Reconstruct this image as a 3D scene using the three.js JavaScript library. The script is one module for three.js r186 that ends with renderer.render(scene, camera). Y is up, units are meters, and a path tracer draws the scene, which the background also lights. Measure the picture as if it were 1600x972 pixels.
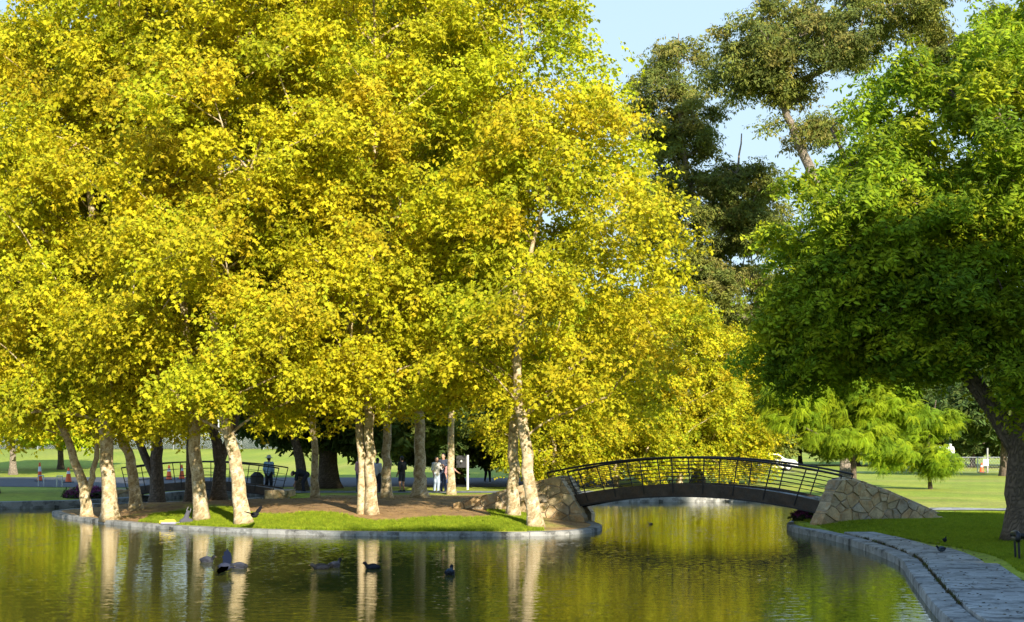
import * as THREE from 'three';
import { MarchingCubes } from 'three/addons/objects/MarchingCubes.js';
import { mergeGeometries, toCreasedNormals } from 'three/addons/utils/BufferGeometryUtils.js';
import { RoundedBoxGeometry } from 'three/addons/geometries/RoundedBoxGeometry.js';

// ---------- camera, sky, sun, exposure ----------
const scene = new THREE.Scene();
const F = 2200, HORIZON = 695, EYE = 2.6;                 // focal length in photo pixels, eye level row, metres above the water
const camera = new THREE.PerspectiveCamera(2 * Math.atan(486 / F) * 180 / Math.PI, 1600 / 972, 0.1, 2500);
camera.position.set(0, EYE, 0);
camera.lookAt(0, EYE, -10);
camera.setViewOffset(1600, 972, 0, 486 - HORIZON, 1600, 972);   // rising lens: verticals stay vertical
scene.add(camera);

const SUN = new THREE.Vector3(Math.sin(0.36) * Math.cos(0.43), Math.sin(0.43), Math.cos(0.36) * Math.cos(0.43));
{
  const W = 256, H = 128, data = new Float32Array(W * H * 4);
  const hor = [0.43, 0.545, 0.61], zen = [0.13, 0.27, 0.54];
  for (let j = 0; j < H; j++) for (let i = 0; i < W; i++) {
    const el = ((j + 0.5) / H - 0.5) * Math.PI, t = Math.pow(Math.max(0, Math.sin(el)), 0.85);
    const k = (j * W + i) * 4;
    for (let c = 0; c < 3; c++) data[k + c] = hor[c] + (zen[c] - hor[c]) * t;
    data[k + 3] = 1;
  }
  const sky = new THREE.DataTexture(data, W, H, THREE.RGBAFormat, THREE.FloatType);
  sky.mapping = THREE.EquirectangularReflectionMapping; sky.magFilter = THREE.LinearFilter; sky.needsUpdate = true;
  scene.background = sky; scene.environment = sky;
}
const sun = new THREE.DirectionalLight(new THREE.Color(1, 0.91, 0.74), 4.8);
sun.position.copy(SUN).multiplyScalar(150).add(new THREE.Vector3(0, 0, -45)); sun.target.position.set(0, 0, -45);
sun.castShadow = true; sun.shadow.mapSize.set(4096, 4096);
Object.assign(sun.shadow.camera, { left: -90, right: 90, top: 70, bottom: -70, near: 1, far: 400 });
scene.add(sun, sun.target);
const renderer = new THREE.WebGLRenderer({ antialias: true });
renderer.setSize(1024, 622);
renderer.toneMapping = THREE.LinearToneMapping;
renderer.toneMappingExposure = 2.0;
renderer.shadowMap.enabled = true;

// ---------- helpers ----------
const RNG = s => () => { s |= 0; s = s + 0x6D2B79F5 | 0; let t = Math.imul(s ^ s >>> 15, 1 | s); t = t + Math.imul(t ^ t >>> 7, 61 | t) ^ t; return ((t ^ t >>> 14) >>> 0) / 4294967296; };
const V = (x, y, z) => new THREE.Vector3(x, y, z);
const lerp = (a, b, t) => a + (b - a) * t, clamp = (x, a = 0, b = 1) => Math.min(b, Math.max(a, x));
const sstep = (a, b, x) => { const t = clamp((x - a) / (b - a)); return t * t * (3 - 2 * t); };
const hash = (x, y, z) => { let h = Math.imul(x, 374761393) ^ Math.imul(y, 668265263) ^ Math.imul(z, 2147483647 ^ 1274126177); h = Math.imul(h ^ h >>> 13, 1274126177); return ((h ^ h >>> 16) >>> 0) / 4294967296; };
function noise(x, y, z = 0) {
  const xi = Math.floor(x), yi = Math.floor(y), zi = Math.floor(z), f = t => t * t * (3 - 2 * t), u = f(x - xi), v = f(y - yi), w = f(z - zi);
  const L = (k) => lerp(lerp(hash(xi, yi, zi + k), hash(xi + 1, yi, zi + k), u), lerp(hash(xi, yi + 1, zi + k), hash(xi + 1, yi + 1, zi + k), u), v);
  return lerp(L(0), L(1), w) * 2 - 1;
}
const fbm = (x, y, z = 0, o = 4) => { let s = 0, a = 0.5; for (let i = 0; i < o; i++) { s += a * noise(x, y, z); x *= 2.03; y *= 2.03; z *= 2.03; a *= 0.5; } return s; };
const taken = new Map();
const numbered = n => { const k = taken.get(n) || 0; taken.set(n, k + 1); return k ? n + '_' + String(k).padStart(3, '0') : n; };
function meshOf(name, geo, mat, parent) { const m = new THREE.Mesh(geo, mat); m.name = name; m.castShadow = m.receiveShadow = true; if (parent) parent.add(m); return m; }
function structure(name, geo, mat, label) { const m = geo ? meshOf(numbered(name), geo, mat, scene) : new THREE.Group(); if (!geo) { m.name = numbered(name); scene.add(m); } m.userData.kind = 'structure'; if (label) m.userData.label = label; return m; }
function thing(name, label, category, pos = [0, 0, 0], turn = 0, group) {
  const g = new THREE.Group(); g.name = numbered(name); g.position.set(...pos); g.rotation.y = turn; g.userData = { label, category }; if (group) g.userData.group = group; scene.add(g); return g;
}
const std = (r, g, b, rough = 0.85, extra = {}) => new THREE.MeshStandardMaterial({ color: new THREE.Color().setRGB(r, g, b), roughness: rough, ...extra });
const box = (w, h, d, x = 0, y = 0, z = 0, r = 0.01) => { const g = new RoundedBoxGeometry(w, h, d, 1, Math.min(r, w / 3, h / 3, d / 3)); g.translate(x, y, z); return g; };
function tubeGeo(pts, radii, seg = 6, cap = true, uvs = 1, wobble = null) {       // tapered tube through pts
  const n = pts.length, pos = [], uv = [], idx = []; let side = V(1, 0, 0), len = 0;
  for (let i = 0; i < n; i++) {
    const t = V().subVectors(pts[Math.min(n - 1, i + 1)], pts[Math.max(0, i - 1)]).normalize();
    side = side.clone().addScaledVector(t, -side.dot(t)); if (side.lengthSq() < 1e-4) side = V(0, 0, 1).addScaledVector(t, -t.z); side.normalize();
    const up = V().crossVectors(t, side), r = Array.isArray(radii) ? radii[i] : radii;
    if (i) len += pts[i].distanceTo(pts[i - 1]);
    for (let k = 0; k <= seg; k++) {
      const a = k / seg * Math.PI * 2, rr = wobble ? r * wobble(i, k % seg, pts[i]) : r;
      const p = pts[i].clone().addScaledVector(side, Math.cos(a) * rr).addScaledVector(up, Math.sin(a) * rr);
      pos.push(p.x, p.y, p.z); uv.push(k / seg * 6.28 * r * uvs, len * uvs);
      if (i && k) { const q = i * (seg + 1) + k, b = q - seg - 1; idx.push(b - 1, b, q - 1, b, q, q - 1); }
    }
  }
  if (cap) for (const e of [0, n - 1]) { const c = pos.length / 3; pos.push(pts[e].x, pts[e].y, pts[e].z); uv.push(0, 0); for (let k = 1; k <= seg; k++) { const q = e * (seg + 1) + k; idx.push(...(e ? [q - 1, q, c] : [q, q - 1, c])); } }
  const g = new THREE.BufferGeometry(); g.setAttribute('position', new THREE.Float32BufferAttribute(pos, 3)); g.setAttribute('uv', new THREE.Float32BufferAttribute(uv, 2)); g.setIndex(idx); g.computeVertexNormals(); return g;
}
function sweepRect(pts, prof) {            // closed profile [[across, up], ...] along pts that lie roughly level
  const n = pts.length, m = prof.length, pos = [], idx = [], uv = []; let len = 0;
  for (let i = 0; i < n; i++) {
    const t = V().subVectors(pts[Math.min(n - 1, i + 1)], pts[Math.max(0, i - 1)]); const nx = -t.z, nz = t.x, l = Math.hypot(nx, nz);
    if (i) len += pts[i].distanceTo(pts[i - 1]);
    prof.forEach(([a, u], k) => { pos.push(pts[i].x + nx / l * a, pts[i].y + u, pts[i].z + nz / l * a); uv.push(len, a + u); });
    if (i) for (let k = 0; k < m; k++) { const a = (i - 1) * m + k, b = (i - 1) * m + (k + 1) % m; idx.push(a, b, a + m, b, b + m, a + m); }
  }
  for (const e of [0, n - 1]) for (let k = 1; k < m - 1; k++) { const o = e * m; idx.push(...(e ? [o, o + k, o + k + 1] : [o, o + k + 1, o + k])); }
  const g = new THREE.BufferGeometry(); g.setAttribute('position', new THREE.Float32BufferAttribute(pos, 3)); g.setAttribute('uv', new THREE.Float32BufferAttribute(uv, 2)); g.setIndex(idx);
  return toCreasedNormals(g, 0.6);
}
const shiftUv = (g, a, b) => { const u = g.attributes.uv; for (let i = 0; i < u.count; i++) u.setXY(i, u.getX(i) + a, u.getY(i) + b); return g; };
function texture(size, fn, srgb = true, tile = 1) {       // fn(u, v) -> [r, g, b] 0..1 in linear when srgb, periodic left to fn
  const d = new Uint8Array(size * size * 4), enc = x => 255 * (srgb ? (x <= 0.0031308 ? 12.92 * x : 1.055 * Math.pow(x, 1 / 2.4) - 0.055) : x);
  for (let j = 0; j < size; j++) for (let i = 0; i < size; i++) { const c = fn(i / size, j / size), k = (j * size + i) * 4; for (let q = 0; q < 3; q++) d[k + q] = clamp(enc(clamp(c[q])), 0, 255); d[k + 3] = 255; }
  const t = new THREE.DataTexture(d, size, size); t.wrapS = t.wrapT = THREE.RepeatWrapping; t.magFilter = THREE.LinearFilter; t.minFilter = THREE.LinearMipmapLinearFilter; t.generateMipmaps = true; t.repeat.set(1 / tile, 1 / tile); if (srgb) t.colorSpace = THREE.SRGBColorSpace; t.needsUpdate = true; return t;
}
const pnoise = (u, v, f, s = 0) => {       // periodic value noise with f cells over the tile
  const x = u * f, y = v * f, xi = Math.floor(x), yi = Math.floor(y), q = t => t * t * (3 - 2 * t), a = q(x - xi), b = q(y - yi), m = (i, j) => hash(((i % f) + f) % f, ((j % f) + f) % f, s + f * 7);
  return lerp(lerp(m(xi, yi), m(xi + 1, yi), a), lerp(m(xi, yi + 1), m(xi + 1, yi + 1), a), b);
};
const pfbm = (u, v, f, o = 4, s = 0) => { let r = 0, a = 0.5, w = 0; for (let i = 0; i < o; i++) { r += a * pnoise(u, v, f, s + i); w += a; f *= 2; a *= 0.6; } return r / w; };

// ---------- textures ----------
const texGrain = texture(512, (u, v) => { const g = 0.72 + 0.5 * (pfbm(u, v, 48, 3, 3) - 0.5) + 0.45 * (pfbm(u, v, 8, 3, 9) - 0.5); return [g, g, g]; }, true, 2.5);
const texGroundBump = texture(512, (u, v) => { const g = pfbm(u, v, 64, 3, 21); return [g, g, g]; }, false, 2.5);
const texConcrete = texture(512, (u, v) => { const s = pfbm(u, v, 6, 5, 31), f = pnoise(u, v, 180, 4), st = pfbm(u, v, 14, 3, 77); const g = 0.68 + 0.9 * (s - 0.5) + 0.22 * (f - 0.5) - 0.3 * sstep(0.52, 0.66, st); return [g, g * 0.99, g * 0.96]; }, true, 3);
const texStone = texture(512, (u, v) => { const s = pfbm(u, v, 7, 5, 51), f = pfbm(u, v, 60, 2, 5), o = pfbm(u, v, 9, 3, 61); const g = 0.62 + 0.7 * (s - 0.5) + 0.3 * (f - 0.5); return [g, g * (0.97 - 0.12 * (o > 0.56 ? 1 : 0)), g * (0.9 - 0.22 * (o > 0.56 ? 1 : 0))]; }, true, 1.6);
const texStoneBump = texture(512, (u, v) => { const g = pfbm(u, v, 12, 5, 71); return [g, g, g]; }, false, 1.6);
const planeBark = (seed, tones) => texture(512, (u, v) => {
  const w = pfbm(u, v, 8, 3, seed + 5) * 0.09, a = pfbm((u + w) % 1, (v + w) % 1, 7, 4, seed), b = pfbm((u + w) % 1, v, 13, 3, seed + 40), f = pnoise(u, v, 150, seed), gr = pfbm(u, v, 40, 2, seed + 9);
  let c = tones[0];
  if (a > 0.55) c = tones[1]; if (b > 0.62) c = tones[2]; if (a < 0.36) c = tones[3];
  const k = (0.86 + 0.3 * (f - 0.5) + 0.4 * (gr - 0.5)); return c.map(x => x * k);
}, true, 0.9);
const texBarkA = planeBark(101, [[0.57, 0.46, 0.28], [0.46, 0.35, 0.19], [0.34, 0.25, 0.13], [0.67, 0.57, 0.4]]);
const texBarkBump = texture(256, (u, v) => { const g = pfbm(u, v, 12, 4, 181); return [g, g, g]; }, false, 0.9);
const texRough = texture(512, (u, v) => { const r = pnoise(u + 0.04 * pnoise(u, v, 9, 8), v * 0.5, 28, 5), g = 0.35 + 0.5 * Math.abs(r - 0.5) * 2 + 0.25 * (pfbm(u, v, 40, 2, 15) - 0.5); return [g, g * 0.9, g * 0.78]; }, true, 1.4);
const texRoughBump = texture(512, (u, v) => { const r = Math.abs(pnoise(u + 0.04 * pnoise(u, v, 9, 8), v * 0.5, 28, 5) - 0.5) * 2; return [r, r, r]; }, false, 1.4);

// ---------- materials ----------
const M = {
  ground: new THREE.MeshStandardMaterial({ vertexColors: true, roughness: 1, map: texGrain, bumpMap: texGroundBump, bumpScale: 0.03 }),
  asphalt: std(0.085, 0.088, 0.1, 0.95, { map: texGrain }),
  concrete: std(0.5, 0.5, 0.48, 0.9, { map: texConcrete, bumpMap: texStoneBump, bumpScale: 0.006 }),
  concreteDark: std(0.34, 0.35, 0.35, 0.85, { map: texConcrete, bumpMap: texStoneBump, bumpScale: 0.008 }),
  mortar: std(0.4, 0.34, 0.26, 1),
  steel: std(0.035, 0.032, 0.032, 0.55, { metalness: 0.4 }),
  beam: std(0.11, 0.085, 0.07, 0.7, { map: texStone }),
  barkA: new THREE.MeshStandardMaterial({ map: texBarkA, roughness: 0.9, bumpMap: texBarkBump, bumpScale: 0.012 }),
  barkDark: std(0.24, 0.2, 0.17, 0.95, { map: texRough, bumpMap: texRoughBump, bumpScale: 0.03 }),
  barkGrey: std(0.42, 0.38, 0.34, 0.95, { map: texRough, bumpMap: texRoughBump, bumpScale: 0.03 }),
  white: std(0.75, 0.75, 0.73, 0.6), orange: std(0.85, 0.13, 0.03, 0.6), black: std(0.02, 0.02, 0.022, 0.5),
};
const stoneMats = [[0.6, 0.5, 0.36], [0.7, 0.56, 0.36], [0.54, 0.47, 0.38], [0.65, 0.49, 0.3], [0.72, 0.6, 0.42]].map(c => std(...c, 0.95, { map: texStone, bumpMap: texStoneBump, bumpScale: 0.02 }));
const leafMat = new THREE.MeshPhysicalMaterial({ color: 0xffffff, vertexColors: true, roughness: 0.75, specularIntensity: 0.18, transmission: 0.44, thickness: 0, side: THREE.DoubleSide });

// ---------- lake outline: [x, distance] ----------
const outline = [[6.3, 20.6], [6.85, 23.3], [7.7, 27.2], [8.3, 30], [8.6, 33], [8.72, 36.5], [8.62, 39.5], [8.4, 41.6], [8.5, 43.4], [9.4, 46.5], [10.8, 52], [12.6, 57.5], [13.8, 61.2], [12.6, 63.4], [8, 63.9], [4, 63.4], [2.8, 61.5], [2.5, 54], [2.5, 47], [2.75, 43.4], [2.3, 41.5], [1.1, 40.2], [-1.8, 39.9], [-5.5, 40.4], [-9.8, 42.8], [-12.3, 45], [-15.1, 48.7], [-16.7, 51.5], [-17.3, 53.4], [-16.7, 55], [-14.6, 56.6], [-12.2, 58.8], [-11.3, 62], [-11.3, 69], [-12.6, 72], [-15, 72], [-16.3, 69.5], [-16.5, 63], [-17.6, 59.2], [-20.5, 57], [-26, 56.1], [-40, 54], [-60, 50], [-72, 30], [-52, 12], [-22, 5], [-5, 4], [2.5, 6.5], [5, 13]];
const shore = new THREE.CatmullRomCurve3(outline.map(([x, d]) => V(x, 0, -d)), true, 'centripetal').getSpacedPoints(900).slice(0, -1);
const SN = shore.length;
function lakeDist(x, z) {                   // > 0 on land; also the nearest point
  let best = 1e9, bx = 0, bz = 0, inside = false;
  for (let i = 0, j = SN - 1; i < SN; j = i++) {
    const a = shore[j], b = shore[i], ex = b.x - a.x, ez = b.z - a.z;
    const t = clamp(((x - a.x) * ex + (z - a.z) * ez) / (ex * ex + ez * ez)), qx = a.x + ex * t, qz = a.z + ez * t, dd = (x - qx) ** 2 + (z - qz) ** 2;
    if (dd < best) { best = dd; bx = qx; bz = qz; }
    if ((a.z > z) !== (b.z > z) && x < (b.x - a.x) * (z - a.z) / (b.z - a.z) + a.x) inside = !inside;
  }
  const d = Math.sqrt(best); return [inside ? -d : d, bx, bz];
}
function landHeight(x, d, sd = 5) {
  let h = 0.27 + 0.06 * sstep(0.3, 1.6, sd);
  if (x < 3.2 && x > -18.2 && d < 62) h -= 0.15 * sstep(3.5, 0.4, sd);
  h += 0.3 * Math.exp(-(((x + 5) / 9) ** 2) - ((d - 50.5) / 6.5) ** 2) * sstep(0.4, 4, sd);
  const px = 800 + x * F / Math.max(d, 10);
  h += 1.68 * sstep(98, 195, d) * (1 - sstep(850, 1250, px));
  if (x > 5 && d < 46) h -= 0.12 * sstep(4.5, 1.9, sd) * sstep(42, 39, d) + 0.04 * sstep(2.0, 1.7, sd) * sstep(42, 39, d);
  if (d < 66) h += 0.025 * noise(x * 0.7, d * 0.7) * sstep(0.5, 2, sd);
  return h;
}
const groundAt = (x, d) => landHeight(x, d, lakeDist(x, -d)[0]);

// ---------- ground ----------
{
  const lines = (lo, hi, step, out0, out1) => { const a = []; for (let x = lo; x <= hi + 1e-6; x += step) a.push(x); let s = step, x = hi; while (x < out1) { s = Math.min(s * 1.22, 40); x += s; a.push(x); } s = step; x = lo; while (x > out0) { s = Math.min(s * 1.22, 40); x -= s; a.unshift(x); } return a; };
  const xs = lines(-29, 19, 0.25, -520, 520), ds = lines(17, 75, 0.25, -60, 900), nx = xs.length, nd = ds.length;
  const pos = new Float32Array(nx * nd * 3), col = new Float32Array(nx * nd * 3), uv = new Float32Array(nx * nd * 2), idx = [];
  const mixc = (a, b, t) => a.map((v, i) => lerp(v, b[i], t));
  for (let j = 0; j < nd; j++) for (let i = 0; i < nx; i++) {
    let x = xs[i], d = ds[j]; const near = x > -90 && x < 30 && d < 90; let sd = 9, bx, bz;
    if (near) [sd, bx, bz] = lakeDist(x, -d);
    if (near && Math.abs(sd - 0.2) < 0.13 && Math.abs(sd) > 1e-4) { const k = 0.2 / sd; x = bx + (x - bx) * k; d = -(bz + (-d - bz) * k); sd = 0.2; }
    const n = fbm(x * 0.35, d * 0.35, 3), n2 = fbm(x * 1.7, d * 1.7, 8);
    const h = sd < 0.17 ? -0.9 : landHeight(x, d, sd);
    const mow = Math.sin(x * 0.9 + d * 0.25) > 0 ? 0.05 : -0.05, dry = sstep(0.05, 0.4, fbm(x * 0.09, d * 0.09, 31) + 0.35 * n);
    let grass = mixc(mixc([0.32, 0.42, 0.022], [0.43, 0.49, 0.034], clamp(0.5 + n * 2.2 + n2 * 0.6)), [0.48, 0.46, 0.08], 0.7 * dry); grass = grass.map(v => v * (1 + mow));
    const strip = 3.1 + 0.9 * noise(x * 0.5, 2.2) + 0.8 * n2;
    const onIsland = x < 3.5 && x > -18 && d < 65 && d > 38 && (x > -11.3 || d < 60);
    let mul = 0;
    if (onIsland) { mul = sstep(strip - 0.35, strip + 0.5, sd); if (x < -11.2) mul = Math.max(mul, sstep(0.1, 0.7, 0.55 + n2 + (-11.2 - x) * 0.2)); if (x > 0.6) mul = Math.max(mul, sstep(0.6, 1.6, x + n2)); mul = Math.max(mul, 0) * (d > 60 ? sstep(66, 62, d + 2 * n) : 1); }
    if (x > 2 && x < 15 && d > 62 && d < 72) mul = Math.max(mul, sstep(71, 67, d + 3 * n) * sstep(13.5, 10, x + 2 * n) * 0.9);
    const mulch = mixc([0.52, 0.31, 0.12], [0.37, 0.22, 0.09], clamp(0.5 + n2 * 1.4));
    const c = mixc(grass, mulch, mul), k = (j * nx + i) * 3;
    pos[k] = x; pos[k + 1] = h; pos[k + 2] = -d; col.set(c, k); uv.set([x, d], (j * nx + i) * 2);
    if (i && j) { const a = j * nx + i; idx.push(a - nx - 1, a - nx, a - 1, a - nx, a, a - 1); }
  }
  const g = new THREE.BufferGeometry(); g.setAttribute('position', new THREE.BufferAttribute(pos, 3)); g.setAttribute('color', new THREE.BufferAttribute(col, 3)); g.setAttribute('uv', new THREE.BufferAttribute(uv, 2)); g.setIndex(idx); g.computeVertexNormals();
  structure('ground', g, M.ground, 'lawn and bare earth round the lake');
}
// ---------- water ----------
{
  const S = 1024, T = 14, rnd = RNG(5), waves = [], hgt = new Float32Array(S * S);
  for (let i = 0; i < 46; i++) { const k = Math.round(T / lerp(0.075, 0.8, Math.pow(rnd(), 1.8))), a = (rnd() - 0.5) * 0.9 + Math.PI / 2, kx = Math.round(k * Math.cos(a)), ky = Math.round(k * Math.sin(a)), l = Math.hypot(kx, ky) || 1; waves.push([kx, ky, rnd() * 6.283, 0.0046 * T / (6.283 * l) * (l > 60 ? 1 : l > 25 ? 0.3 : 0.07)]); }
  for (const [kx, ky, ph, am] of waves) {
    const A = 6.2831853 / S, cs = new Float32Array(S), sn = new Float32Array(S);
    for (let i = 0; i < S; i++) { cs[i] = Math.cos(kx * i * A); sn[i] = Math.sin(kx * i * A); }
    for (let j = 0; j < S; j++) { const c = am * Math.cos(ky * j * A + ph), s = am * Math.sin(ky * j * A + ph); for (let i = 0; i < S; i++) hgt[j * S + i] += cs[i] * c - sn[i] * s; }
  }
  const d = new Uint8Array(S * S * 4), cell = T / S;
  for (let j = 0; j < S; j++) for (let i = 0; i < S; i++) {
    const m = 0.45 + 1.1 * pfbm(i / S, j / S, 4, 3, 3), k = (j * S + i) * 4;
    const gx = (hgt[j * S + (i + 1) % S] - hgt[j * S + (i + S - 1) % S]) / (2 * cell) * m, gy = (hgt[((j + 1) % S) * S + i] - hgt[((j + S - 1) % S) * S + i]) / (2 * cell) * m;
    const l = Math.hypot(gx * 4, gy * 4, 1); d[k] = 127.5 - gx * 4 / l * 127.5; d[k + 1] = 127.5 - gy * 4 / l * 127.5; d[k + 2] = 127.5 + 127.5 / l; d[k + 3] = 255;
  }
  const t = new THREE.DataTexture(d, S, S); t.wrapS = t.wrapT = THREE.RepeatWrapping; t.magFilter = THREE.LinearFilter; t.minFilter = THREE.LinearFilter; t.repeat.set(1 / T, 1 / T); t.needsUpdate = true;
  const g = new THREE.PlaneGeometry(96, 74, 1, 1); g.rotateX(-Math.PI / 2); g.translate(-30, 0, -39);
  const p = g.attributes.position, u = g.attributes.uv; for (let i = 0; i < p.count; i++) u.setXY(i, p.getX(i), -p.getZ(i));
  structure('lake_water', g, new THREE.MeshPhysicalMaterial({ color: new THREE.Color().setRGB(0.058, 0.058, 0.01), roughness: 0.03, ior: 1.333, normalMap: t, normalScale: new THREE.Vector2(0.25, 0.25) }), 'murky green lake with fine ripples');
}
// ---------- kerbs, paths, road ----------
const shoreIndex = (x, d) => { let b = 0, bd = 1e9; shore.forEach((p, i) => { const q = (p.x - x) ** 2 + (p.z + d) ** 2; if (q < bd) { bd = q; b = i; } }); return b; };
const shoreRun = (i0, i1) => { const a = []; for (let i = i0; i !== i1; i = (i + 1) % SN) a.push(shore[i]); a.push(shore[i1]); return a; };
function resample(pts, step) { const c = new THREE.CatmullRomCurve3(pts), n = Math.max(2, Math.round(c.getLength() / step)); return c.getSpacedPoints(n); }
// the outline runs with the land on its left side seen along (x, z): find which sign of "across" is land
const landSign = (() => { const a = shore[10], b = shore[11], nx = -(b.z - a.z), nz = b.x - a.x, l = Math.hypot(nx, nz); return lakeDist(a.x + nx / l * 0.5, a.z + nz / l * 0.5)[0] > 0 ? 1 : -1; })();
function kerbProfile(w, top, r = 0.035) { const s = landSign; return [[-0.03 * s, -0.7], [-0.03 * s, top - r], [(r * 0.4 - 0.03) * s, top - r * 0.3], [r * s, top], [(w - 0.02) * s, top], [w * s, top - 0.02], [w * s, -0.7]]; }
function kerb(run, w, top, piece, gap, mats, name, label, seed) {
  const root = structure(name, null, null, label), rnd = RNG(seed);
  if (!piece) { meshOf('kerb_edge', sweepRect(run, kerbProfile(w, top)), mats[0], root); return; }
  const fine = resample(run, 0.1); let i = 0;
  while (i < fine.length - 3) { const n = Math.max(3, Math.round(piece * (0.75 + 0.5 * rnd()) / 0.1)), seg = fine.slice(i, Math.min(fine.length, i + n + 1)).map(p => p.clone()); i += n; if (seg.length < 3) break;
    const e = seg.length - 1; seg[0].lerp(seg[1], gap * 5); seg[e].lerp(seg[e - 1], gap * 5);
    const few = seg.filter((_, k) => k % 3 === 0 || k === e); meshOf('kerb_stone', shiftUv(sweepRect(few, kerbProfile(w + (rnd() - 0.5) * 0.03, top + (rnd() - 0.5) * 0.01)), rnd() * 3, rnd() * 3), mats[Math.floor(rnd() * mats.length)], root); }
}
const kerbMats = [[0.36, 0.37, 0.37], [0.39, 0.39, 0.38], [0.34, 0.35, 0.35]].map(c => std(...c, 0.85, { map: texConcrete, bumpMap: texStoneBump, bumpScale: 0.012 }));
const kR0 = shoreIndex(5, 13), kR1 = shoreIndex(9.0, 45.5), kI0 = shoreIndex(2.5, 47), kI1 = shoreIndex(-16.7, 55);
kerb(shoreRun(kR0, kR1), 0.34, 0.18, 0.9, 0.006, kerbMats, 'stone_kerb', 'grey stone kerb along the shaded lakeside path', 3);
kerb(shoreRun(kI0, kI1), 0.32, 0.125, 1.3, 0.006, kerbMats, 'island_kerb', 'pale concrete kerb round the wooded island', 4);
kerb(shoreRun(kR1, kI0), 0.4, 0.27, 0, 0, [M.concrete], 'far_shore_kerb', 'pale kerb of the far shore behind the bridge', 5);
kerb(shoreRun(kI1, shoreIndex(-40, 54)), 0.45, 0.3, 0, 0, [M.concreteDark], 'inlet_kerb', 'grey concrete kerb of the side inlet', 6);
{ // lakeside path of cast slabs
  const root = structure('lakeside_path', null, null, 'shaded concrete path beside the stone kerb'), run = resample(shoreRun(kR0, shoreIndex(8.68, 38.4)), 0.25), rnd = RNG(12);
  const mats = [[0.39, 0.4, 0.4], [0.36, 0.37, 0.37], [0.41, 0.41, 0.4]].map(c => std(...c, 0.9, { map: texConcrete, bumpMap: texStoneBump, bumpScale: 0.006 }));
  const jointMat = std(0.46, 0.47, 0.46, 0.9, { map: texConcrete });
  const wide = t => lerp(1.8, 1.2, sstep(0.55, 1, t));
  let i = 0, k = 0;
  while (i < run.length - 2) {
    const n = k % 2 ? 1 : 15, seg = run.slice(i, Math.min(run.length, i + n + 1)); if (seg.length < 2) break; i += n; const narrow = k % 2; k++;
    const w = wide(i / run.length), top = narrow ? 0.225 : 0.225 + rnd() * 0.003, pts = seg.map(p => p.clone()), e = pts.length - 1; pts[0].lerp(pts[1], 0.02); pts[e].lerp(pts[e - 1], 0.02);
    const s = landSign, w1 = wide((i + 1) / run.length);
    meshOf(narrow ? 'joint_strip' : 'path_slab', sweepRect(pts, [[0.37 * s, 0.1], [0.37 * s, top - 0.012], [0.382 * s, top], [(Math.min(w, w1 + 0.02) - 0.015) * s, top], [w * s, top - 0.015], [w * s, 0.1]]), narrow ? jointMat : mats[Math.floor(rnd() * 3)], root);
  }
}
function drape(name, x0, x1, d0, d1, mat, lift, label, edge = 0) {
  const nx = Math.ceil((x1 - x0) / 1.5), nd = Math.max(2, Math.ceil((d1 - d0) / 1.5)), pos = [], uv = [], idx = [];
  for (let j = 0; j <= nd; j++) for (let i = 0; i <= nx; i++) {
    const x = lerp(x0, x1, i / nx), n = edge * noise(x * 0.12, j ? 5.5 : 1.5), d = lerp(d0 + edge * noise(x * 0.1, 1.5), d1 + edge * noise(x * 0.1, 5.5), j / nd);
    pos.push(x, landHeight(x, d, 5) + lift, -d); uv.push(x, d); if (i && j) { const a = j * (nx + 1) + i, b = a - nx - 1; idx.push(b - 1, b, a - 1, b, a, a - 1); }
  }
  const g = new THREE.BufferGeometry(); g.setAttribute('position', new THREE.Float32BufferAttribute(pos, 3)); g.setAttribute('uv', new THREE.Float32BufferAttribute(uv, 2)); g.setIndex(idx); g.computeVertexNormals();
  return structure(name, g, mat, label);
}
drape('road', -90, 6, 75, 97, M.asphalt, 0.02, 'dark asphalt road crossing behind the trees', 1.5);
drape('footpath', -11, 4, 66, 68.8, M.concreteDark, 0.02, 'grey footpath behind the island trees', 0.2);
drape('lawn_path', 12.6, 60, 48.2, 49.9, M.concrete, 0.03, 'pale concrete path crossing the sunlit lawn', 0.1);
drape('field_kerb', 8, 70, 110.5, 111.6, M.concrete, 0.12, 'kerb strip along the far edge of the lawn', 0);

// ---------- stone abutments and bridges ----------
function clipPoly(poly, nx, ny, c) { const o = []; for (let i = 0; i < poly.length; i++) { const a = poly[i], b = poly[(i + 1) % poly.length], da = a[0] * nx + a[1] * ny - c, db = b[0] * nx + b[1] * ny - c; if (da <= 0) o.push(a); if (da * db < 0) { const t = da / (da - db); o.push([lerp(a[0], b[0], t), lerp(a[1], b[1], t)]); } } return o; }
const polyArea = p => Math.abs(p.reduce((s, a, i) => { const b = p[(i + 1) % p.length]; return s + a[0] * b[1] - a[1] * b[0]; }, 0)) / 2;
function insetPoly(poly, e) {              // convex inset
  const c = poly.reduce((s, a, i) => { const b = poly[(i + 1) % poly.length]; return s + a[0] * b[1] - a[1] * b[0]; }, 0) > 0 ? 1 : -1; let o = poly;
  for (let i = 0; i < poly.length; i++) { const a = poly[i], b = poly[(i + 1) % poly.length], l = Math.hypot(b[0] - a[0], b[1] - a[1]); if (l < 1e-5) continue; const nx = (b[1] - a[1]) / l * c, ny = -(b[0] - a[0]) / l * c; o = clipPoly(o, nx, ny, a[0] * nx + a[1] * ny - e); if (o.length < 3) return []; }
  return o;
}
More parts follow.
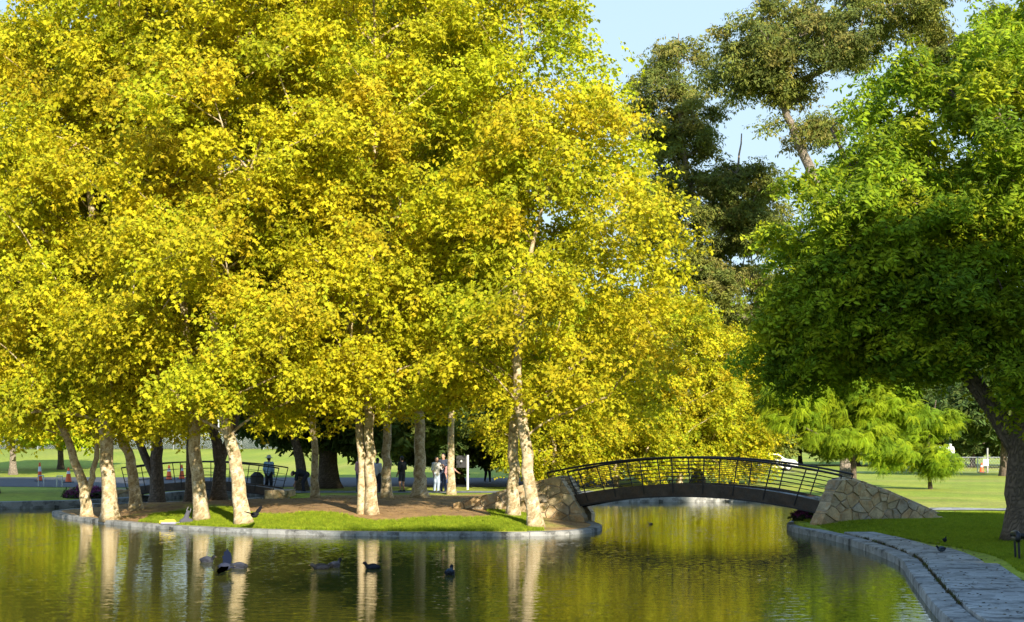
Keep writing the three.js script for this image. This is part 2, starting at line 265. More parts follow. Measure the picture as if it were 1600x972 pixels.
function stoneWall(root, profile, thick, cell, seed, matrix) {   // profile: convex outline in (along, up); stones run through the wall
  const rnd = RNG(seed), xs = profile.map(p => p[0]), ys = profile.map(p => p[1]), x0 = Math.min(...xs), x1 = Math.max(...xs), y0 = Math.min(...ys), y1 = Math.max(...ys), seeds = [];
  for (let y = y0, r = 0; y < y1; y += cell * 0.62, r++) for (let x = x0 + (r % 2) * cell * 0.5; x < x1 + cell; x += cell) { if (rnd() < 0.15) continue; seeds.push([x + (rnd() - 0.5) * cell * 1.15, y + (rnd() - 0.3) * cell * 0.6]); }
  const core = new THREE.Shape(insetPoly(profile, 0.03).map(p => new THREE.Vector2(...p))), cg = new THREE.ExtrudeGeometry(core, { depth: thick - 0.07, bevelEnabled: false }); cg.translate(0, 0, -thick + 0.035); cg.applyMatrix4(matrix); meshOf('mortar_core', cg, M.mortar, root);
  for (const s of seeds) {
    let p = profile.slice();
    for (const q of seeds) { if (q === s) continue; const nx = (q[0] - s[0]), ny = (q[1] - s[1]) * 1.5; if (Math.hypot(q[0] - s[0], q[1] - s[1]) > cell * 3.2) continue; p = clipPoly(p, nx, ny, nx * (s[0] + q[0]) / 2 + ny * (s[1] + q[1]) / 2); if (p.length < 3) break; }
    if (p.length < 3) continue; p = insetPoly(p, 0.007 + 0.008 * rnd()); if (p.length < 3 || polyArea(p) < 0.006) continue;
    const proud = (rnd() - 0.3) * 0.07, g = new THREE.ExtrudeGeometry(new THREE.Shape(p.map(q => new THREE.Vector2(...q))), { depth: thick - 0.03, bevelEnabled: true, bevelSize: 0.014, bevelOffset: -0.014, bevelThickness: 0.016, bevelSegments: 1 });
    g.translate(0, 0, -thick + 0.015 + proud); const u = g.attributes.uv, o = rnd() * 3; for (let i = 0; i < u.count; i++) u.setXY(i, u.getX(i) + o, u.getY(i) + o * 1.7);
    g.applyMatrix4(matrix); meshOf('stone', g, stoneMats[Math.floor(rnd() * stoneMats.length)], root);
  }
}
const wallFrame = (ax, ad, bx, bd, y) => { // local x runs from a to b, z towards the camera side
  const u = V(bx - ax, 0, -(bd - ad)).normalize(), n = V(-u.z, 0, u.x); if (n.z < 0) n.negate();
  return new THREE.Matrix4().makeBasis(u, V(0, 1, 0), n).setPosition(ax, y, -ad);
};
{
  const R = thing('stone_abutment', 'stone wedge abutment of the arched bridge beside the shaded lakeside path', 'abutment', [0, 0, 0], 0, 'bridge abutments');
  const profR = [[0, -0.35], [0.0, 0.03], [0.72, 1.3], [1.15, 1.33], [2.8, 0.86], [4.3, 0.34], [4.95, 0.08], [4.95, -0.35]];
  stoneWall(R, profR, 0.5, 0.42, 7, wallFrame(8.98, 41.0, 13.4, 43.4, 0.27));
  stoneWall(R, profR, 0.5, 0.42, 8, wallFrame(9.55, 43.2, 13.9, 45.5, 0.27));
  const m = wallFrame(9.3, 41.55, 13.7, 43.95, 0.27), s = new THREE.Shape([[0.62, 0.0], [0.85, 0.72], [1.3, 0.74], [4.4, 0.04], [4.4, -0.2], [0.62, -0.2]].map(p => new THREE.Vector2(...p))), g = new THREE.ExtrudeGeometry(s, { depth: 1.75, bevelEnabled: false }); g.translate(0, 0, -1.75); g.applyMatrix4(m); meshOf('ramp', g, M.concrete, R);
  const L = thing('stone_abutment', 'stone wedge abutment of the arched bridge behind the leaning pale trunks', 'abutment', [0, 0, 0], 0, 'bridge abutments');
  const profL = [[-0.3, -0.35], [-0.3, 0.38], [0.2, 0.52], [3.0, 1.25], [3.35, 1.24], [4.15, 0.0], [4.15, -0.35]];
  stoneWall(L, profL, 0.5, 0.44, 9, wallFrame(-1.65, 46.3, 2.5, 45.1, 0.3));
  stoneWall(L, profL, 0.5, 0.44, 10, wallFrame(-1.3, 48.5, 2.9, 47.3, 0.3));
  const m2 = wallFrame(-1.55, 46.8, 2.6, 45.6, 0.3), s2 = new THREE.Shape([[-0.2, 0.05], [2.9, 0.56], [3.2, 0.55], [3.45, 0.0], [3.45, -0.2], [-0.2, -0.2]].map(p => new THREE.Vector2(...p))), g2 = new THREE.ExtrudeGeometry(s2, { depth: 1.7, bevelEnabled: false }); g2.translate(0, 0, -1.7); g2.applyMatrix4(m2); meshOf('ramp', g2, M.concrete, L);
}
function archBridge(label, a, b, width, y0, rise, railH, beamH, posts, wires, lean, wr = 0.011) {
  const root = thing('arched_footbridge', label, 'bridge'), A = V(a[0], 0, -a[1]), B = V(b[0], 0, -b[1]), u = V().subVectors(B, A), L = u.length(); u.normalize();
  const n = V(-u.z, 0, u.x); if (n.z < 0) n.negate();
  const P = (t, up, side, slant = 0) => A.clone().addScaledVector(u, t * L + slant).addScaledVector(n, side).setY(y0 + rise * 4 * t * (1 - t) + up);
  const ts = [...Array(25).keys()].map(i => i / 24), W = width / 2;
  meshOf('deck', sweepRect(ts.map(t => P(t, -0.06, 0)), [[-W, -0.04], [-W, 0.04], [W, 0.04], [W, -0.04]]), M.concreteDark, root);
  for (const s of [1, -1]) {
    const sec = Math.max(4, posts / 1);
    meshOf('edge_beam', sweepRect(ts.map(t => P(t, 0, s * (W + 0.06))), [[-0.05, -beamH], [-0.05, 0.05], [0.05, 0.05], [0.05, -beamH]]), M.beam, root);
    meshOf('beam_flange', sweepRect(ts.map(t => P(t, -beamH, s * (W + 0.06))), [[-0.08, -0.025], [-0.08, 0.02], [0.08, 0.02], [0.08, -0.025]]), M.steel, root);
    const sl = (t, h) => (t - 0.5) * 2 * lean * h / railH;
    meshOf('handrail', tubeGeo(ts.map(t => P(t, railH, s * (W + 0.1), sl(t, railH))), 0.034, 6), M.steel, root);
    for (let k = 0; k <= posts; k++) { const t = k / posts; meshOf('post', tubeGeo([P(t, -beamH * 0.7, s * (W + 0.13), sl(t, -beamH * 0.7)), P(t, railH, s * (W + 0.1), sl(t, railH))], 0.021, 5), M.steel, root); }
    for (let k = 1; k <= wires; k++) { const h = 0.05 + (railH - 0.05) * k / (wires + 1); meshOf('rail_wire', tubeGeo(ts.filter((_, i) => i % 2 === 0).map(t => P(t, h, s * (W + 0.1), sl(t, h))), wr, 4, false), M.steel, root); }
  }
  return root;
}
archBridge('dark steel arched footbridge with wire railings spanning the channel', [1.85, 46.6], [9.85, 42.9], 1.5, 0.8, 0.52, 0.88, 0.33, 9, 6, 0.38);
archBridge('small dark arched footbridge seen behind the trunks on the island', [-17.0, 63.2], [-10.4, 62.6], 1.4, 0.62, 0.28, 0.95, 0.28, 8, 2, 0.25, 0.012);
for (const [x, d, who] of [[-17.3, 63.2, 'far bank'], [-10.3, 62.6, 'island']]) {
  const g = thing('bridge_footing', 'low dark stone footing of the small footbridge on the ' + who + ' side', 'footing', [0, 0, 0], 0, 'small bridge footings');
  stoneWall(g, [[0, -0.8], [0, 0.62], [1.1, 0.62], [1.1, -0.8]], 1.9, 0.5, 17 + d, wallFrame(x - 0.55, d - 0.95, x + 0.55, d - 0.95, 0));
}
// ---------- trees ----------
function leafFan(outline, fold, cup) {      // outline [[across, along]...], folded along the midrib
  const pos = [0, 0, 0], idx = []; outline.forEach(([x, y]) => pos.push(x, -cup * y * y - fold * Math.abs(x), y)); const n = outline.length;
  pos[2] = outline[Math.floor(n / 2)][1] * 0.35; pos[1] = -cup * pos[2] * pos[2];
  for (let i = 1; i <= n; i++) idx.push(0, i, i % n + 1); return [pos, idx];
}
const LOBED = (() => { const r = [[-165, 0.42], [-140, 0.62], [-115, 0.42], [-78, 0.9], [-48, 0.45], [-32, 0.62], [0, 1.05], [32, 0.62], [48, 0.45], [78, 0.9], [115, 0.42], [140, 0.62], [165, 0.42]]; return leafFan(r.map(([a, q]) => [Math.sin(a * Math.PI / 180) * q * 0.5, 0.4 + Math.cos(a * Math.PI / 180) * q * 0.5]), 0.22, 0.2); })();
const OVATE = leafFan([[0, 0], [-0.17, 0.25], [-0.2, 0.45], [-0.12, 0.72], [0, 1], [0.12, 0.72], [0.2, 0.45], [0.17, 0.25]], 0.35, 0.25);
const LANCE = leafFan([[0, 0], [-0.13, 0.3], [-0.12, 0.6], [0, 1], [0.12, 0.6], [0.13, 0.3]], 0.3, 0.4);
const GLOSSY = leafFan([[0, 0], [-0.2, 0.3], [-0.18, 0.6], [0, 1], [0.18, 0.6], [0.2, 0.3]], 0.3, 0.3);
function sprig(leaf, spots, seed, vary) {   // spots: [position, yaw, pitch, roll, size]; one small twig with leaves
  const rnd = RNG(seed), pos = [], col = [], idx = [], m = new THREE.Matrix4(), p = V();
  for (const [at, yaw, pitch, roll, size] of spots) {
    m.makeRotationFromEuler(new THREE.Euler(pitch, yaw, roll, 'YXZ')).scale(V(size, size, size)).setPosition(at); const b = pos.length / 3, k = 1 + (rnd() - 0.5) * vary, hue = (rnd() - 0.5) * vary * 0.5;
    for (let i = 0; i < leaf[0].length; i += 3) { p.set(leaf[0][i], leaf[0][i + 1], leaf[0][i + 2]).applyMatrix4(m); pos.push(p.x, p.y, p.z); col.push(k * (1 + hue), k, k * (1 - hue)); }
    for (const i of leaf[1]) idx.push(b + i);
  }
  const g = new THREE.BufferGeometry(); g.setAttribute('position', new THREE.Float32BufferAttribute(pos, 3)); g.setAttribute('color', new THREE.Float32BufferAttribute(col, 3)); g.setIndex(idx); g.computeVertexNormals(); return g;
}
function sprigSpots(n, len, size, droop, seed, spread = 1.2) {
  const rnd = RNG(seed), out = [];
  for (let i = 0; i < n; i++) { const t = (i + 0.5) / n, s = i % 2 ? 1 : -1; out.push([V(s * 0.08 * len * rnd() + (rnd() - 0.5) * 0.15 * len, -droop * t * t * len * 0.4 + (rnd() - 0.5) * 0.12 * len, (t - 0.3) * len), s * (0.4 + rnd() * spread), droop * (0.3 + rnd() * 0.8) + (rnd() - 0.5) * 0.7, (rnd() - 0.5) * 1.1, size * (0.6 + 0.75 * rnd())]); }
  return out;
}
const SPRIG = {
  plane: sprig(LOBED, sprigSpots(12, 0.66, 0.145, 0.5, 3), 4, 0.5),
  planeFar: sprig(LOBED, sprigSpots(11, 0.75, 0.19, 0.5, 13), 14, 0.5),
  lance: sprig(GLOSSY, sprigSpots(20, 0.46, 0.12, 0.55, 23, 1.6), 24, 0.5),
  oval: sprig(OVATE, sprigSpots(14, 0.5, 0.17, 0.4, 33, 1.4), 34, 0.5),
  ovalMid: sprig(OVATE, sprigSpots(14, 0.66, 0.18, 0.4, 37, 1.5), 38, 0.6),
  ovalFar: sprig(OVATE, sprigSpots(12, 1.0, 0.42, 0.4, 43, 1.4), 44, 0.6),
  feather: sprig(LANCE, (() => { const o = []; for (let f = 0; f < 3; f++) for (let i = 0; i < 9; i++) for (const s of [-1, 1]) { const t = (i + 1) / 9, yaw = (f - 1) * 0.7; const q = V(0, 0.05 * f - 0.22 * t * t, 0.1 + t * 0.5).applyAxisAngle(V(0, 1, 0), yaw); o.push([q.multiplyScalar(0.72), yaw + s * 1.05, 0.2, s * 0.3, 0.115 * (1.15 - 0.5 * t)]); } return o; })(), 54, 0.3),
};
const PAL = {                               // linear leaf colours, first most common
  gold: [[0.52, 0.49, 0.014], [0.48, 0.48, 0.015], [0.43, 0.46, 0.015], [0.55, 0.495, 0.016], [0.52, 0.44, 0.016]],
  goldGreen: [[0.46, 0.48, 0.013], [0.41, 0.46, 0.014], [0.5, 0.485, 0.013], [0.36, 0.43, 0.014], [0.49, 0.45, 0.015]],
  green: [[0.25, 0.35, 0.012], [0.32, 0.4, 0.014], [0.17, 0.27, 0.013], [0.38, 0.43, 0.014]],
  feather: [[0.27, 0.38, 0.012], [0.35, 0.44, 0.013], [0.18, 0.29, 0.012]],
  olive: [[0.2, 0.24, 0.045], [0.26, 0.28, 0.05], [0.15, 0.185, 0.04], [0.3, 0.28, 0.07]],
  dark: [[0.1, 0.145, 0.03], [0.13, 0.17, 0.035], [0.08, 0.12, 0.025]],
};
let treeSeed = 1000;
// spec: stems [[ [dx, y, dz, r], ... ], ...]; crown {y0, y1, r, cx, cz, shape, clumps, per}; or lobes [[cx, cy, cz, rx, ry, rz, clumps], ...]
function tree(name, label, x, d, spec, group) {
  const rnd = RNG(treeSeed += 17), gauss = () => (rnd() + rnd() + rnd() + rnd() - 2) * 0.866 * 1.0;
  const y = groundAt(x, d) - 0.05, root = thing(name, label, 'tree', [x, y, -d], 0, group);
  const nodes = [], chains = [];
  for (const st of spec.stems) {
    const c = new THREE.CatmullRomCurve3(st.map(s => V(s[0], s[1], s[2])), false, 'centripetal'), rc = st.map(s => s[3]), n = 12, ids = [];
    const nn = Math.max(8, Math.round(c.getLength() / 0.7));
    for (let i = 0; i <= nn; i++) { const t = i / nn, q = t * (rc.length - 1), k = Math.min(rc.length - 2, Math.floor(q)), p = c.getPoint(t); if (i > 2) { p.x += (rnd() - 0.5) * 0.1; p.z += (rnd() - 0.5) * 0.1; } nodes.push({ p, r: lerp(rc[k], rc[k + 1], q - k), stem: true, n: 0, parent: i ? nodes.length - 1 : -1 }); ids.push(nodes.length - 1); }
    chains.push({ ids, stem: true });
  }
  // clump centres
  const clumps = [];
  if (spec.lobes) for (const [cx, cy, cz, rx, ry, rz, n] of spec.lobes) for (let i = 0; i < n; i++) { const a = rnd() * 6.283, u = rnd() * 2 - 1, s = Math.sqrt(1 - u * u), q = Math.pow(0.12 + 0.88 * rnd(), 0.42); clumps.push(V(cx + Math.cos(a) * s * q * rx, cy + u * q * ry, cz + Math.sin(a) * s * q * rz)); }
  else {
    const k = spec.crown, ph = rnd() * 50;
    for (let i = 0; i < k.clumps; i++) {
      const t = Math.pow((i + rnd()) / k.clumps, k.low || 1), a = i * 2.39996 + rnd() * 0.9, pr = Math.pow(Math.sin(Math.PI * Math.pow(0.04 + 0.94 * t, k.shape || 0.75)), 0.55), irr = 1 + 0.32 * noise(Math.cos(a) * 1.3 + ph, Math.sin(a) * 1.3, t * 5);
      const q = k.r * pr * irr * Math.pow(0.1 + 0.9 * rnd(), 0.4); clumps.push(V((k.cx || 0) * (0.3 + 0.7 * t) + Math.cos(a) * q, lerp(k.y0, k.y1, t), (k.cz || 0) * (0.3 + 0.7 * t) + Math.sin(a) * q));
    }
  }
  const stemX = nodes[0].p; clumps.sort((a, b) => Math.hypot(a.x - stemX.x, a.z - stemX.z) - Math.hypot(b.x - stemX.x, b.z - stemX.z));
  const minY = spec.branchFrom || 2.5;
  for (const c of clumps) {
    let best = -1, bs = 1e9;
    nodes.forEach((nd, i) => { if (nd.p.y < minY && nd.stem && nodes.length > 3) return; if (nd.tip) return; const dy = c.y - nd.p.y, hd = Math.hypot(c.x - nd.p.x, c.z - nd.p.z); const sc = c.distanceTo(nd.p) + Math.max(0, 0.45 * hd - dy) * 0.9 + (nd.stem ? 0 : 0.25); if (sc < bs) { bs = sc; best = i; } });
    if (best < 0) best = nodes.length - 1;
    const a = nodes[best].p, L = a.distanceTo(c), ids = [best], mid = a.clone().lerp(c, 0.5).add(V(gauss() * 0.06 * L, (0.1 + 0.05 * gauss()) * L, gauss() * 0.06 * L)), n = Math.max(2, Math.min(6, Math.round(L / 0.5)));
    for (let i = 1; i <= n; i++) { const t = i / n, p = a.clone().multiplyScalar((1 - t) * (1 - t)).addScaledVector(mid, 2 * t * (1 - t)).addScaledVector(c, t * t); if (i < n) p.add(V(gauss() * 0.05, gauss() * 0.05, gauss() * 0.05)); nodes.push({ p, r: 0, n: 0, parent: ids[ids.length - 1], tip: i === n }); ids.push(nodes.length - 1); }
    let k = nodes.length - 1; while (k >= 0) { nodes[k].n++; k = nodes[k].parent; }
    chains.push({ ids });
  }
  const geos = [], bw = spec.twig || 0.016;
  for (const ch of chains) {
    if (ch.stem) { const seg = spec.stemSeg || 14, ph = rnd() * 9; geos.push(tubeGeo(ch.ids.map(i => nodes[i].p), ch.ids.map((i, k) => nodes[i].r * (spec.bark === M.barkA ? 0.72 : 0.86) * (1 + (spec.flare ?? 0.45) * Math.exp(-nodes[i].p.y / 0.35))), seg, true, 1, (i, k, p) => 1 + 0.07 * Math.sin(k / seg * 6.283 * 3 + ph + p.y * 0.5) * (1 + 1.2 * Math.exp(-p.y / 0.4)) + 0.05 * noise(k * 1.7, p.y * 1.3, ph))); continue; }
    const p0 = nodes[ch.ids[0]], rr = ch.ids.map((i, k) => { const w = bw * Math.pow(Math.max(1, nodes[i].stem ? nodes[ch.ids[1]].n : nodes[i].n), 0.5); return k === 0 ? Math.min(w * 1.15, nodes[i].stem ? nodes[i].r * 0.8 : 9) : w * (k === ch.ids.length - 1 ? 0.45 : 1); });
    geos.push(tubeGeo(ch.ids.map(i => nodes[i].p), rr, 5, false));
  }
  meshOf('trunk', mergeGeometries(geos), spec.bark, root);
  // leaves
  const per = spec.per, hs = spec.spread || 0.85, vs = spec.flat || 0.45, total = Math.round(clumps.length * per), im = new THREE.InstancedMesh(spec.sprig, leafMat, total);
  im.name = 'crown'; im.userData.kind = 'stuff'; im.castShadow = im.receiveShadow = true;
  const m = new THREE.Matrix4(), e = new THREE.Euler(), col = new THREE.Color(), pal = spec.palette; let q = 0;
  const cx = spec.crown?.cx || 0, cz = spec.crown?.cz || 0;
  for (const c of clumps) {
    const base = pal[Math.min(pal.length - 1, Math.floor(Math.pow(rnd(), 1.4) * pal.length))], tone = 0.86 + 0.28 * rnd(), big = 0.7 + 0.6 * rnd(), out = Math.atan2(c.x - cx * 0.6, c.z - cz * 0.6);
    for (let i = 0; i < per && q < total; i++, q++) {
      const px = gauss() * hs * big, pz = gauss() * hs * big, py = gauss() * vs * big - 0.12 * Math.hypot(px, pz);
      const yaw = rnd() < 0.6 ? out + (rnd() - 0.5) * 2.2 : rnd() * 6.283, s = (0.75 + 0.5 * rnd());
      e.set(0.25 + (rnd() - 0.4) * 1.1, yaw, (rnd() - 0.5) * 1.3, 'YXZ'); m.makeRotationFromEuler(e).scale(V(s, s, s)).setPosition(c.x + px, c.y + py, c.z + pz); im.setMatrixAt(q, m);
      const o = rnd() < 0.25 ? pal[Math.floor(rnd() * pal.length)] : base, k = tone * (0.85 + 0.3 * rnd()); im.setColorAt(q, col.setRGB(o[0] * k, o[1] * k, o[2] * k));
    }
  }
  root.add(im); return root;
}
const plane = (H, r, y0, cx, cz, stems, more = {}) => ({ stems, bark: M.barkA, sprig: SPRIG.plane, palette: PAL.gold, per: 80, branchFrom: 2.6, spread: 1.0, flat: 0.62, crown: { y0, y1: H, r, cx, cz, clumps: Math.round(r * r * (H - y0) * 0.36), shape: 0.72 }, ...more });
const up = (H, lx, lz, r) => [[0, 0, 0, r], [lx * 0.12, 2, lz * 0.12, r * 0.86], [lx * 0.4, H * 0.4, lz * 0.4, r * 0.62], [lx * 0.8, H * 0.7, lz * 0.8, r * 0.36], [lx, H * 0.96, lz, r * 0.08]];
const IS = 'autumn plane trees on the island';
tree('plane_tree', 'forked plane tree at the island tip, its two stems parting low', -14.7, 48.6, plane(17, 4.4, 3.2, -2.2, 0, [[[0, 0, 0, 0.24], [-0.05, 1.0, 0, 0.23], [-0.75, 3, 0, 0.17], [-1.8, 7, 0.2, 0.13], [-3, 14, 0, 0.04]], [[0.02, 0.9, 0, 0.16], [0.25, 1.6, 0, 0.13], [0.35, 4, -0.1, 0.11], [0.5, 9, 0, 0.05]]]), IS);
tree('plane_tree', 'stout plane tree with a flared brown base nearest the island tip', -13.3, 46.6, plane(18.5, 4.4, 3.3, -0.5, 0.5, [up(18, -0.9, 0.3, 0.36)], { palette: PAL.gold }), IS);
tree('plane_tree', 'brownish plane tree bending right behind the stout flared trunk', -13.25, 49.6, plane(17, 4, 4, 0, 0, [[[0, 0, 0, 0.28], [-0.1, 1.5, 0, 0.24], [-0.65, 3.2, 0, 0.2], [-0.5, 9, 0, 0.12], [-0.4, 16, 0, 0.03]]]), IS);
tree('plane_tree', 'cream plane tree leaning left above the grey bag on the grass', -9.75, 44.4, plane(19, 4.5, 4.1, -0.6, 0.3, [[[0, 0, 0, 0.3], [-0.22, 2, 0, 0.26], [-0.45, 4.5, 0, 0.2], [-1.0, 10, 0.2, 0.12], [-2.2, 14, 0.4, 0.07], [-2.9, 18, 0, 0.02]]]), IS);
tree('plane_tree', 'pale flaking plane tree leaning left beside the flying crow', -8.2, 42.9, plane(18.5, 4.4, 3.4, 0.2, 0.6, [[[0, 0, 0, 0.32], [-0.25, 1.9, 0, 0.27], [-0.7, 4, 0, 0.19], [-0.9, 9, 0, 0.12], [0.2, 17.5, 0, 0.02]]]), IS);
tree('plane_tree', 'slender straight plane tree with one thin side branch, mid island', -7.95, 56.8, plane(20, 4.2, 5.5, 0, 0, [up(19.5, -0.3, 0, 0.22), [[0, 3.1, 0, 0.09], [-0.55, 4.3, 0.1, 0.075], [-0.9, 5.6, 0.1, 0.06], [-1.3, 8, 0, 0.03]]], { palette: PAL.goldGreen }), IS);
tree('plane_tree', 'twin stemmed white and tan plane tree at the middle of the island front', -4.45, 43.9, plane(19.5, 4.6, 3.6, 0.2, 0.2, [[[0.06, 0, 0, 0.26], [0.0, 2.2, 0, 0.21], [-0.05, 5, 0, 0.17], [0.1, 10, 0, 0.11], [0.2, 18.8, 0, 0.02]], [[-0.24, 0, -0.12, 0.2], [-0.3, 2.5, -0.15, 0.16], [-0.5, 5, -0.2, 0.13], [-1.4, 11, 0.2, 0.07]]]), IS);
tree('plane_tree', 'mottled brown plane tree just behind the twin white stems', -4.95, 55.3, plane(20.5, 4.4, 5, 0.2, 0, [up(20, 0.2, 0, 0.27)], { palette: PAL.goldGreen }), IS);
tree('plane_tree', 'thick dark trunked plane tree with a wide pale root flare', -3.85, 58.6, plane(20, 4.2, 5, 0.4, 0, [up(19.5, -0.1, 0, 0.37)], { palette: PAL.goldGreen, flare: 0.8 }), IS);
tree('plane_tree', 'shaded grey plane tree beside the standing group of people', -2.75, 64.3, plane(19, 3.8, 5.5, 0.5, 0, [up(18.5, 0, 0, 0.25)], { palette: PAL.goldGreen }), IS);
tree('plane_tree', 'upright tan plane tree at the bridge end of the island', 0.02, 43.9, plane(17.4, 3.6, 3.7, 0.1, 0.1, [up(17.9, 0.3, 0, 0.26)], { bark: M.barkA, palette: PAL.goldGreen }), IS);
tree('plane_tree', 'bright cream plane tree leaning left at the water corner by the bridge', 0.68, 41.3, plane(12.6, 3.8, 3.8, 0.9, 0.2, [[[0, 0, 0, 0.27], [-0.2, 1.8, 0, 0.24], [-0.48, 4, 0, 0.19], [-0.3, 7, 0, 0.11], [0.9, 12, 0, 0.02]]], {}), IS);
// dark trunks at the back of the island
const BK = 'dark trees behind the island';
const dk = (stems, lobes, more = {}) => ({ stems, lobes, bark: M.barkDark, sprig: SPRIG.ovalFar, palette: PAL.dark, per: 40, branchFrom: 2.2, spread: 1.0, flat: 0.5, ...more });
tree('shade_tree', 'dark forking tree in front of the small footbridge', -14.2, 56.4, dk([[[0, 0, 0, 0.34], [0, 1.6, 0, 0.28], [-0.1, 3.2, 0, 0.24], [0, 7, 0, 0.12], [0, 11, 0, 0.04]], [[0, 1.0, 0, 0.2], [-0.75, 2.6, 0, 0.17], [-1.3, 4, 0, 0.14], [-2, 7, 0, 0.05]], [[0, 2.6, 0, 0.13], [0.7, 3.8, 0, 0.11], [1.2, 5.2, 0, 0.06]]], [[0, 9, 0, 4, 4, 3.5, 42]], { palette: PAL.goldGreen, sprig: SPRIG.plane }), BK);
tree('shade_tree', 'straight dark trunk directly left of the cream leaning plane tree', -11.95, 52.7, dk([up(12, -0.2, 0, 0.3)], [[0, 9.5, 0, 3.4, 4, 3, 34]], { palette: PAL.goldGreen, sprig: SPRIG.plane }), BK);
tree('shade_tree', 'dark V forked trunk between the two pale leaning plane trees', -11.15, 53.4, dk([[[0, 0, 0, 0.3], [0.05, 1.6, 0, 0.25], [-0.35, 4, 0, 0.18], [-0.5, 10, 0, 0.05]], [[0.05, 1.4, 0, 0.19], [0.55, 2.8, 0, 0.17], [1.0, 4.4, 0, 0.13], [1.7, 8, 0, 0.05]]], [[0.3, 9.5, 0, 3.6, 4, 3, 34]], { palette: PAL.goldGreen, sprig: SPRIG.plane }), BK);
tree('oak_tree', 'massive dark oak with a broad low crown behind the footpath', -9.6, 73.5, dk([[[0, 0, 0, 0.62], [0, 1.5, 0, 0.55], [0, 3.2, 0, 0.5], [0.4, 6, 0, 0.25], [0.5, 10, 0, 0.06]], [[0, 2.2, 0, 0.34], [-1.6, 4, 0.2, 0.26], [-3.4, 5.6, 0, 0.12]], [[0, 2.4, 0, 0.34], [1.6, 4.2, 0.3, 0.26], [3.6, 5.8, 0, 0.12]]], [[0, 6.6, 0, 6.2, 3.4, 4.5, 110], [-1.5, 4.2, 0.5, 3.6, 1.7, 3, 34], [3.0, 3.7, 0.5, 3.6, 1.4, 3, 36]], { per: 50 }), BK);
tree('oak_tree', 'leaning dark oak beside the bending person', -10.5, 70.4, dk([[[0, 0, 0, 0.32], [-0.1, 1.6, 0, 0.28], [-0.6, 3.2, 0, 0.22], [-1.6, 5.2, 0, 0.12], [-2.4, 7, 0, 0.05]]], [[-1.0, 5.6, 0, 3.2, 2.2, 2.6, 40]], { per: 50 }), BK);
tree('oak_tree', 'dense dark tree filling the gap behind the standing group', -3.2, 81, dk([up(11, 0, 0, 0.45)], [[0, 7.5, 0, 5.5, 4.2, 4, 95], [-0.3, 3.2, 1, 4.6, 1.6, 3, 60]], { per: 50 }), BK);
tree('oak_tree', 'dark tree with an open crown behind the tan upright plane tree', 1.6, 86, dk([up(12, 0, 0, 0.4)], [[0, 8, 0, 5.2, 4.5, 4, 90], [-0.5, 4.4, 1, 4, 1.6, 3, 30]], { per: 50, palette: PAL.goldGreen }), BK);
// yellow trees beyond the channel
const FY = 'low golden trees beyond the arched bridge';
const fy = (H, r, y0, n) => ({ stems: [up(H * 0.9, 0, 0, 0.2)], bark: M.barkA, sprig: SPRIG.planeFar, palette: PAL.gold, per: 55, branchFrom: 1.2, spread: 0.95, flat: 0.5, crown: { y0, y1: H, r, clumps: n, shape: 0.62 } });
for (const [x, d, H, r, n, l] of [[2.2, 73, 7.4, 3.1, 70, 'golden low tree nearest the island end of the arched bridge'], [5.6, 76, 9.5, 3.6, 85, 'golden tree over the middle of the arched bridge, its crown to the ground'], [9.4, 79, 10.5, 3.7, 90, 'tallest golden tree beyond the bridge, right of its crest'], [12.9, 82, 9.0, 3.2, 75, 'golden tree beside the feathery green tree beyond the bridge'], [6.9, 90, 12.5, 3.8, 70, 'golden tree at the back of the clump beyond the bridge']]) tree('plane_tree', l, x, d, fy(H, r, 1.0, n), FY);
// tall olive trees
const OL = 'tall olive green trees at the back';
const ol = (stems, lobes, more) => ({ stems, lobes, bark: M.barkGrey, sprig: SPRIG.ovalMid, palette: PAL.olive, per: 40, branchFrom: 8, spread: 0.85, flat: 0.5, twig: 0.026, ...more });
tree('tall_tree', 'tall sparse olive tree standing in the sky gap above the bridge', 11.2, 84.5, ol([[[0, 0, 0, 0.4], [0.2, 8, 0, 0.36], [0, 15, 0, 0.24], [-1, 21, 0, 0.12], [-1.2, 27, 0, 0.03]], [[0.1, 12, 0, 0.18], [2, 17, 0, 0.12], [2.6, 21, 0, 0.04]]], [[-1.5, 22.4, 0, 2.8, 4.6, 2.5, 72], [0.3, 15.6, 0, 4.9, 4.1, 3.4, 125], [2.7, 17.2, 0, 2.3, 2.4, 2.2, 32], [1.0, 11, 0, 4.8, 3, 3.4, 70]]), OL);
tree('tall_tree', 'spreading olive tree reaching out high behind the big green tree', 18.0, 76, ol([[[0, 0, 0, 0.36], [0, 9, 0, 0.34], [-1.5, 16, 0, 0.34], [-3.5, 21, 0, 0.2], [-5, 25, 0, 0.05]], [[-0.5, 12, 0, 0.3], [3, 18, 0, 0.2], [5, 24, 0, 0.05]]], [[-2.6, 23.8, 0, 4.4, 2.9, 3.4, 78], [-5.4, 22.8, 0, 2.0, 1.7, 2, 16], [2.6, 26, 0, 3.6, 2.2, 3.4, 40], [7.4, 23, 0, 4.5, 3.0, 3.4, 44], [-2.4, 19.6, 0, 2.3, 0.9, 2, 12]]), OL);
